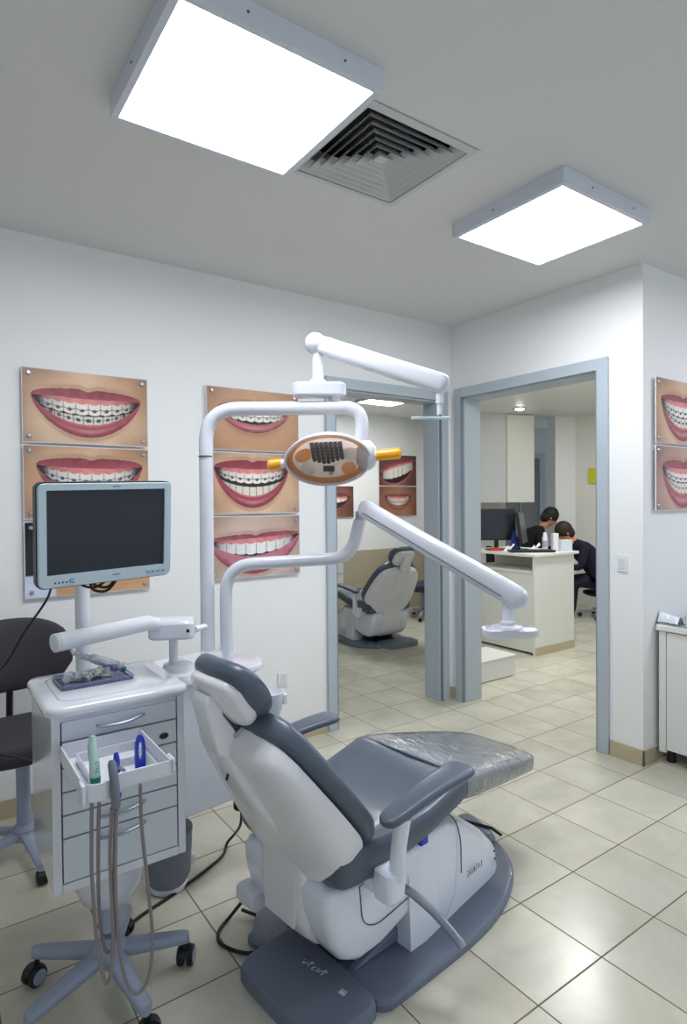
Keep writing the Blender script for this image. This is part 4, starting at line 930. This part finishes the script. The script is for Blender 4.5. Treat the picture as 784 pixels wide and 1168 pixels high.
# ------------------------------------------------------------ reception
DK = thing('reception_desk', 'cream laminate reception desk seen through the right doorway', 'desk', (2.75, 1.9, 0))
X0, Y0 = 2.515, 1.475
obj('end_panel', box(X0, 3.10, Y0, Y0+.025, .0, .892), CREAM, DK, bev=.002)
obj('plinth', box(X0+.004, 3.10, Y0-.008, Y0, 0, .075), SKIRT, DK, bev=.001)
obj('worktop', box(X0-.03, 3.14, Y0-.03, 2.30, .893, .918), CREAM, DK, bev=.003)
obj('pedestal', box(X0+.012, 3.0, Y0+.03, 2.28, .02, .735), CREAM, DK, bev=.004)
obj('pedestal_top', box(X0-.004, 3.0, Y0+.027, 2.28, .736, .765), CREAM, DK, bev=.006)
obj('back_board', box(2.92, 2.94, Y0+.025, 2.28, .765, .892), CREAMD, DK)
LB = thing('floor_box', 'low pale box lying on the floor just inside the right doorway', 'box', (1.62, 1.32, 0))
obj('box_body', box(1.26, 1.90, 1.20, 1.50, .004, .155), CREAM, LB, bev=.006)
obj('lid', box(1.255, 1.908, 1.192, 1.508, .156, .172), CREAM, LB, bev=.004)

def desk_pt(u_, v_, d): return Vector((-1.99675, -1.96875, 1.4))+d*(Fw+Rt*((u_-392)/FPX)-Up*((v_-584)/FPX))
# screens
def screen(label, c, w, h, rz, tilt=0):
    t = thing('desktop_monitor', label, 'monitor', (c[0], c[1], .918), rz, None); L = dict(local=True)
    zb = c[2]-h/2-.918; M = tr(0, 0, zb+h/2, rx=tilt)
    obj('screen_case', xf(box(-w/2, w/2, -.01, .02, -h/2, h/2), M), BLACKP, t, bev=.004, **L)
    obj('screen', xf(box(-w/2+.012, w/2-.012, -.012, -.010, -h/2+.012, h/2-.012), M), SCREEN, t, **L)
    obj('neck', box(-.02, .02, .018, .035, 0.008, zb+h/2), BLACKP, t, **L)
    obj('foot', loft([[(x, y+.02, z) for x, y in rrect(.20, .14, .03)] for z in (0.001, .012)]), BLACKP, t, bev=.003, **L)
screen('flat black desktop monitor facing the doorway on the reception desk', (2.635, 2.010, 1.17), .36, .31, R(-35))
screen('dark slim desktop monitor turned side-on on the reception desk', (2.80, 1.84, 1.14), .34, .30, R(30), R(-8))
single('keyboard', xf(prism(rrect(.42, .15, .02), 0, .022), tr(2.70, 1.655, .9185, rz=R(-35))), BLACKP, 'black keyboard near the front of the reception desk', 'keyboard', bev=.004)
single('blue_folder', xf(prism([(0, 0), (.075, 0), (.060, .14), (.045, .19), (.03, .19), (.01, .10)], 0, .03, 'y'), tr(2.655, 1.86, .9185, rz=R(-35))), mat('blue_folder', (30, 60, 140), .4), 'dark blue folder standing between the two reception screens', 'folder', bev=.002)
single('red_stack', xf(box(-.05, .05, -.03, .03, 0, .03), tr(2.556, 1.96, .9185, rz=R(-35))), RED, 'small red and white box at the left of the reception desk', 'box', bev=.002)
def papers(x, y, s, sd):
    V, Fc = grid(8, 8, lambda u, v: (x+s*(u-.5)*1.3, y+s*(v-.5), .920+.09*max(0, u)*abs(math.sin(3*v+sd))*.8+.01*noise.noise(Vector((u*3, v*3, sd)))))
    n = len(V); return V+[(a, b, .919) for a, b, c in V], Fc+[tuple(reversed([i+n for i in f])) for f in Fc]
single('loose_papers', papers(2.60, 1.84, .07, 1.), PAPER, 'white curled papers left of the blue folder', 'papers', ang=20)
single('curled_papers', papers(2.86, 1.74, .07, 4.), PAPER, 'white curled papers before the side-on reception screen', 'papers', ang=20)
BT = thing('spray_bottle', 'tall white bottle with slim neck on the reception desk', 'bottle', (2.885, 1.64, .9185))
obj('body', lathe([(.022, 0), (.026, .004), (.026, .12), (.018, .15), (.016, .175), (.004, .178)], 18, (2.885, 1.64, .9185)), WP2, BT)
obj('label', lathe([(.0265, .04), (.0268, .042), (.0268, .10), (.0265, .102)], 18, (2.885, 1.64, .9185)), mat('lilac_label', (190, 170, 205), .5), BT)
single('carton', xf(box(-.026, .026, -.026, .026, 0, .165), tr(3.01, 1.62, .9185, rz=R(-30))), PAPER, 'narrow tall white carton on the reception desk edge', 'carton', bev=.002)
single('cup_dispenser', xf(join(box(-.055, .055, -.03, .03, 0, .105)), tr(3.055, 1.535, .9185, rz=R(-30))), mat('pale_blue_carton', (206, 218, 228), .4), 'squat pale blue-white box at the right end of the reception desk', 'box', bev=.003)

# far parts of the reception
struct('wall_reception_partition', xf(box(-1.1, 0, 0, .10, 1.38, 2.52), tr(4.55, 3.05, 0, rz=R(-22))), GREYWALL)
struct('wall_reception_far_left', xf(box(-1.8, -.02, .7, .8, 0, 2.52), tr(4.55, 3.05, 0, rz=R(-22))), WARMWALL)
struct('wall_reception_step', xf(box(-.38, .0, -.03, .0, 1.38, 2.50), tr(4.55, 3.05, 0, rz=R(-22))), WARMWALL)
struct('wall_reception_corridor', xf(box(-.3, 1.2, 1.55, 1.65, 0, 2.52), tr(4.55, 3.05, 0, rz=R(-35))), GREYWALL)
struct('wall_reception_pillar', xf(box(0, .36, 0, .30, 0, 2.52), tr(4.98, 3.02, 0, rz=R(-35))), WALL)
struct('wall_reception_far_right', xf(box(0, 1.9, 0, .1, 0, 2.52), tr(5.20, 2.86, 0, rz=R(-70))), WARMWALL)
DR = obj('door_3', xf(join(box(-.10, -.02, -.03, 0, 0, 2.02), box(.50, .58, -.03, 0, 0, 2.02), box(-.10, .58, -.03, 0, 2.02, 2.10)), tr(5.12, 3.98, 0, rz=R(-35))), TRIM); tag(DR, kind='structure')
ROOT[DR.name] = Matrix.Translation(DR.location).inverted()
lf = obj('door_leaf', xf(box(-.02, .50, -.02, 0, 0, 2.02), tr(5.12, 3.98, 0, rz=R(-35))), GDOOR, DR)
obj('door_handle', xf(join(box(.20, .215, -.06, -.045, 1.20, 1.75), box(.20, .215, -.045, -.02, 1.70, 1.72), box(.20, .215, -.045, -.02, 1.24, 1.26)), tr(5.12, 3.98, 0, rz=R(-35))), CHROME, DR)
single('wall_notice', xf(join(box(0, .10, -.012, 0, 0, .20)), tr(5.242, 2.70, 1.62, rz=R(-70))), YEL, 'small yellow notice on the far wall of the reception', 'notice')
SPT = thing('ceiling_spotlight', 'small round recessed spotlight in the reception ceiling', 'ceiling light', (3.95, 2.78, H3))
obj('ring', lathe([(.075, -.012), (.080, -.004), (.080, .0), (.055, 0), (.055, -.010), (.075, -.012)], 28, (3.95, 2.78, H3)), WP, SPT)
obj('lens', lathe([(.054, -.006), (.05, -.022), (.03, -.032), (.001, -.034)], 24, (3.95, 2.78, H3)), SPOTM, SPT)
for n_, x, y, p_ in (('reception_fill', 2.4, .9, 15), ('reception_fill', 4.0, 1.4, 11)):  # two added area lights without fixtures, filling the reception with light
    l = bpy.data.lights.new(n_, 'AREA'); l.shape = 'DISK'; l.size = .35; l.energy = p_; l.color = (1, 1, 1)
    o = bpy.data.objects.new(n_, l); o.location = (x, y, H3-.02); COL.objects.link(o)

# ------------------------------------------------------------ the two people behind the desk
def skin_body(name, J, edges, m, parent, root=0):
    me = bpy.data.meshes.new(name); me.from_pydata([tuple(ROOT[parent.name] @ Vector(p)) for p, r_ in J], edges, [])
    o = bpy.data.objects.new(name, me); COL.objects.link(o); o.parent = parent; ROOT[o.name] = ROOT[parent.name]
    sk = o.modifiers.new('skin', 'SKIN'); sk.use_smooth_shade = True
    sv = me.skin_vertices[0].data if me.skin_vertices else None
    if sv is None:
        bm = bmesh.new(); bm.from_mesh(me); bm.verts.layers.skin.verify(); bm.to_mesh(me); bm.free(); sv = me.skin_vertices[0].data
    for i, (p, r_) in enumerate(J):
        sv[i].radius = r_ if isinstance(r_, tuple) else (r_, r_); sv[i].use_root = (i == root)
    s = o.modifiers.new('subsurf', 'SUBSURF'); s.levels = 1; s.render_levels = 1
    me.materials.append(m); return o
rt2 = Vector((.818, -.575, 0)); fw2 = Vector((.575, .818, 0))
def person(label, base, lean, cloth, hair, s=1.0):
    t = thing('person', label, 'person', base)
    B = Vector(base)
    def p(a, b, z): return B+rt2*(a*s*lean)+fw2*b+Vector((0, 0, z*s))
    # body: pelvis root, torso hunched to the left, limbs
    J = [(p(.22, 0, .50), .15), (p(.14, 0, .66), .15), (p(.0, 0, .82), .155), (p(-.12, 0, .93), .13), (p(-.19, 0, 1.0), .055),            # 0-4 torso, neck
         (p(-.08, .16, .90), .07), (p(-.16, .20, .68), .048), (p(-.34, .12, .72), .036), (p(-.42, .10, .74), .026),                        # arm far
         (p(-.08, -.16, .90), .07), (p(-.14, -.20, .66), .048), (p(-.32, -.12, .68), .036), (p(-.40, -.10, .70), .026),                   # arm near
         (p(.16, -.10, .47), .10), (p(-.20, -.12, .47), .068), (p(-.22, -.12, .10), .042), (p(-.34, -.12, .05), .035),                    # leg near
         (p(.16, .10, .47), .10), (p(-.20, .12, .47), .068), (p(-.24, .12, .10), .042), (p(-.36, .12, .05), .035)]
    E_ = [(0, 1), (1, 2), (2, 3), (3, 4), (3, 5), (5, 6), (6, 7), (7, 8), (3, 9), (9, 10), (10, 11), (11, 12), (0, 13), (13, 14), (14, 15), (15, 16), (0, 17), (17, 18), (18, 19), (19, 20)]
    skin_body('clothed_body', J, E_, cloth, t)
    hc_ = p(-.27, 0, 1.10)
    face_d = (rt2*-lean*.8-Vector((0, 0, .55))).normalized()
    zz = Vector((rt2*-lean*.55+Vector((0, 0, .8)))).normalized()
    yy_ = zz.cross(face_d).normalized(); zz = face_d.cross(yy_)
    MM = Matrix((face_d, yy_, zz)).transposed()
    if MM.determinant() < 0: MM = Matrix((face_d, -yy_, zz)).transposed()
    def hp(a, b, c): return hc_+MM @ Vector((a, b, c))
    head = obj('head', join(ellip(hc_, (.092, .072, .112), M=MM), ellip(hp(.02, 0, -.06), (.062, .052, .055), M=MM), tube([hc_+Vector((0, 0, -.03)), p(-.19, 0, 1.0), p(-.16, 0, .97)], [.05, .05, .055], 14),
               ellip(hp(.094, 0, -.015), (.018, .012, .022), 10, 8, MM), ellip(hp(-.005, .073, -.01), (.018, .010, .026), 10, 8, MM), ellip(hp(-.005, -.073, -.01), (.018, .010, .026), 10, 8, MM)), SKIN, t, ang=80)
    for s_ in (-1, 1): obj('eye', ellip(hp(.080, s_*.030, .012), (.010, .013, .009), 10, 8, MM), BLACKP, head)
    obj('mouth', ellip(hp(.078, 0, -.062), (.008, .024, .006), 10, 8, MM), mat('lip_tone', (160, 80, 76), .5), head)
    obj('hair', join(ellip(hp(-.010, 0, .026), (.104, .088, .110), M=MM), ellip(hp(-.045, 0, -.03), (.066, .080, .080), M=MM)), hair, t, ang=80)
    for j in (8, 12):
        w = J[j][0]; dd = (J[j][0]-J[j-1][0]).normalized(); sd = dd.cross(Vector((0, 0, 1))).normalized()
        fingers = [ellip(w+dd*.045, (.045, .032, .018), 12, 8)]
        for k in range(4):
            st = w+dd*.07+sd*(-.024+.016*k); ln = (.055, .065, .062, .048)[k]
            fingers.append(tube([st, st+dd*ln*.55, st+dd*ln*.9+Vector((0, 0, -.02))], [.009, .008, .006], 8))
        fingers.append(tube([w+dd*.02+sd*-.028, w+dd*.05+sd*-.05, w+dd*.075+sd*-.05], [.010, .009, .007], 8))
        obj('hand', join(*fingers), SKIN, t, ang=80)
    return t
pb = desk_pt(668, 640, 7.2); pb.z = 0
person('person with dark tied hair in navy clothes bending over behind the desk', tuple(pb), 1, NAVY, HAIRB, .93)
pb2 = desk_pt(602, 640, 7.75); pb2.z = 0
person('person with short dark hair looking down, sitting behind the desk screens', tuple(pb2), -1, BLK, HAIR, 1.08)
def task_chair(label, c, rz):
    t = thing('task_chair', label, 'chair', c, rz); L = dict(local=True)
    obj('seat', loft([supring((0, 0, z), (1, 0, 0), (0, 1, 0), a_, a_, 3, 24) for z, a_ in ((.27, .18), (.28, .2), (.305, .2), (.315, .18))]), BLK, t, **L)
    obj('column', tube([(0, 0, .08), (0, 0, .275)], .025, 12), BLACKP, t, **L)
    obj('backrest', loft([supring((0, -.27-.04*(z-.5), z), (1, 0, 0), (0, 1, 0), a_, .022, 3, 24) for z, a_ in ((.44, .12), (.47, .19), (.70, .20), (.80, .17), (.82, .10))]), BLK, t, **L)
    obj('back_stem', tube([(0, -.05, .285), (0, -.24, .30), (0, -.23, .50)], .015, 10), BLACKP, t, **L)
    for k in range(5):
        a = R(72*k); d = Vector((cos(a), sin(a), 0))
        obj('star_leg', tube([d*.02+Vector((0, 0, .09)), d*.25+Vector((0, 0, .065))], [.022, .014], 10), STARG, t, **L)
        obj('castor', ellip(tuple(d*.25+Vector((0, 0, .026))), (.026, .026, .026), 12, 8), BLACK, t, **L)
    return t
task_chair('grey-based wheeled chair under the person in navy', tuple(pb+rt2*.2), R(-35+90))
task_chair('wheeled chair under the short-haired person behind the screens', tuple(pb2-rt2*.2), R(-35-90))
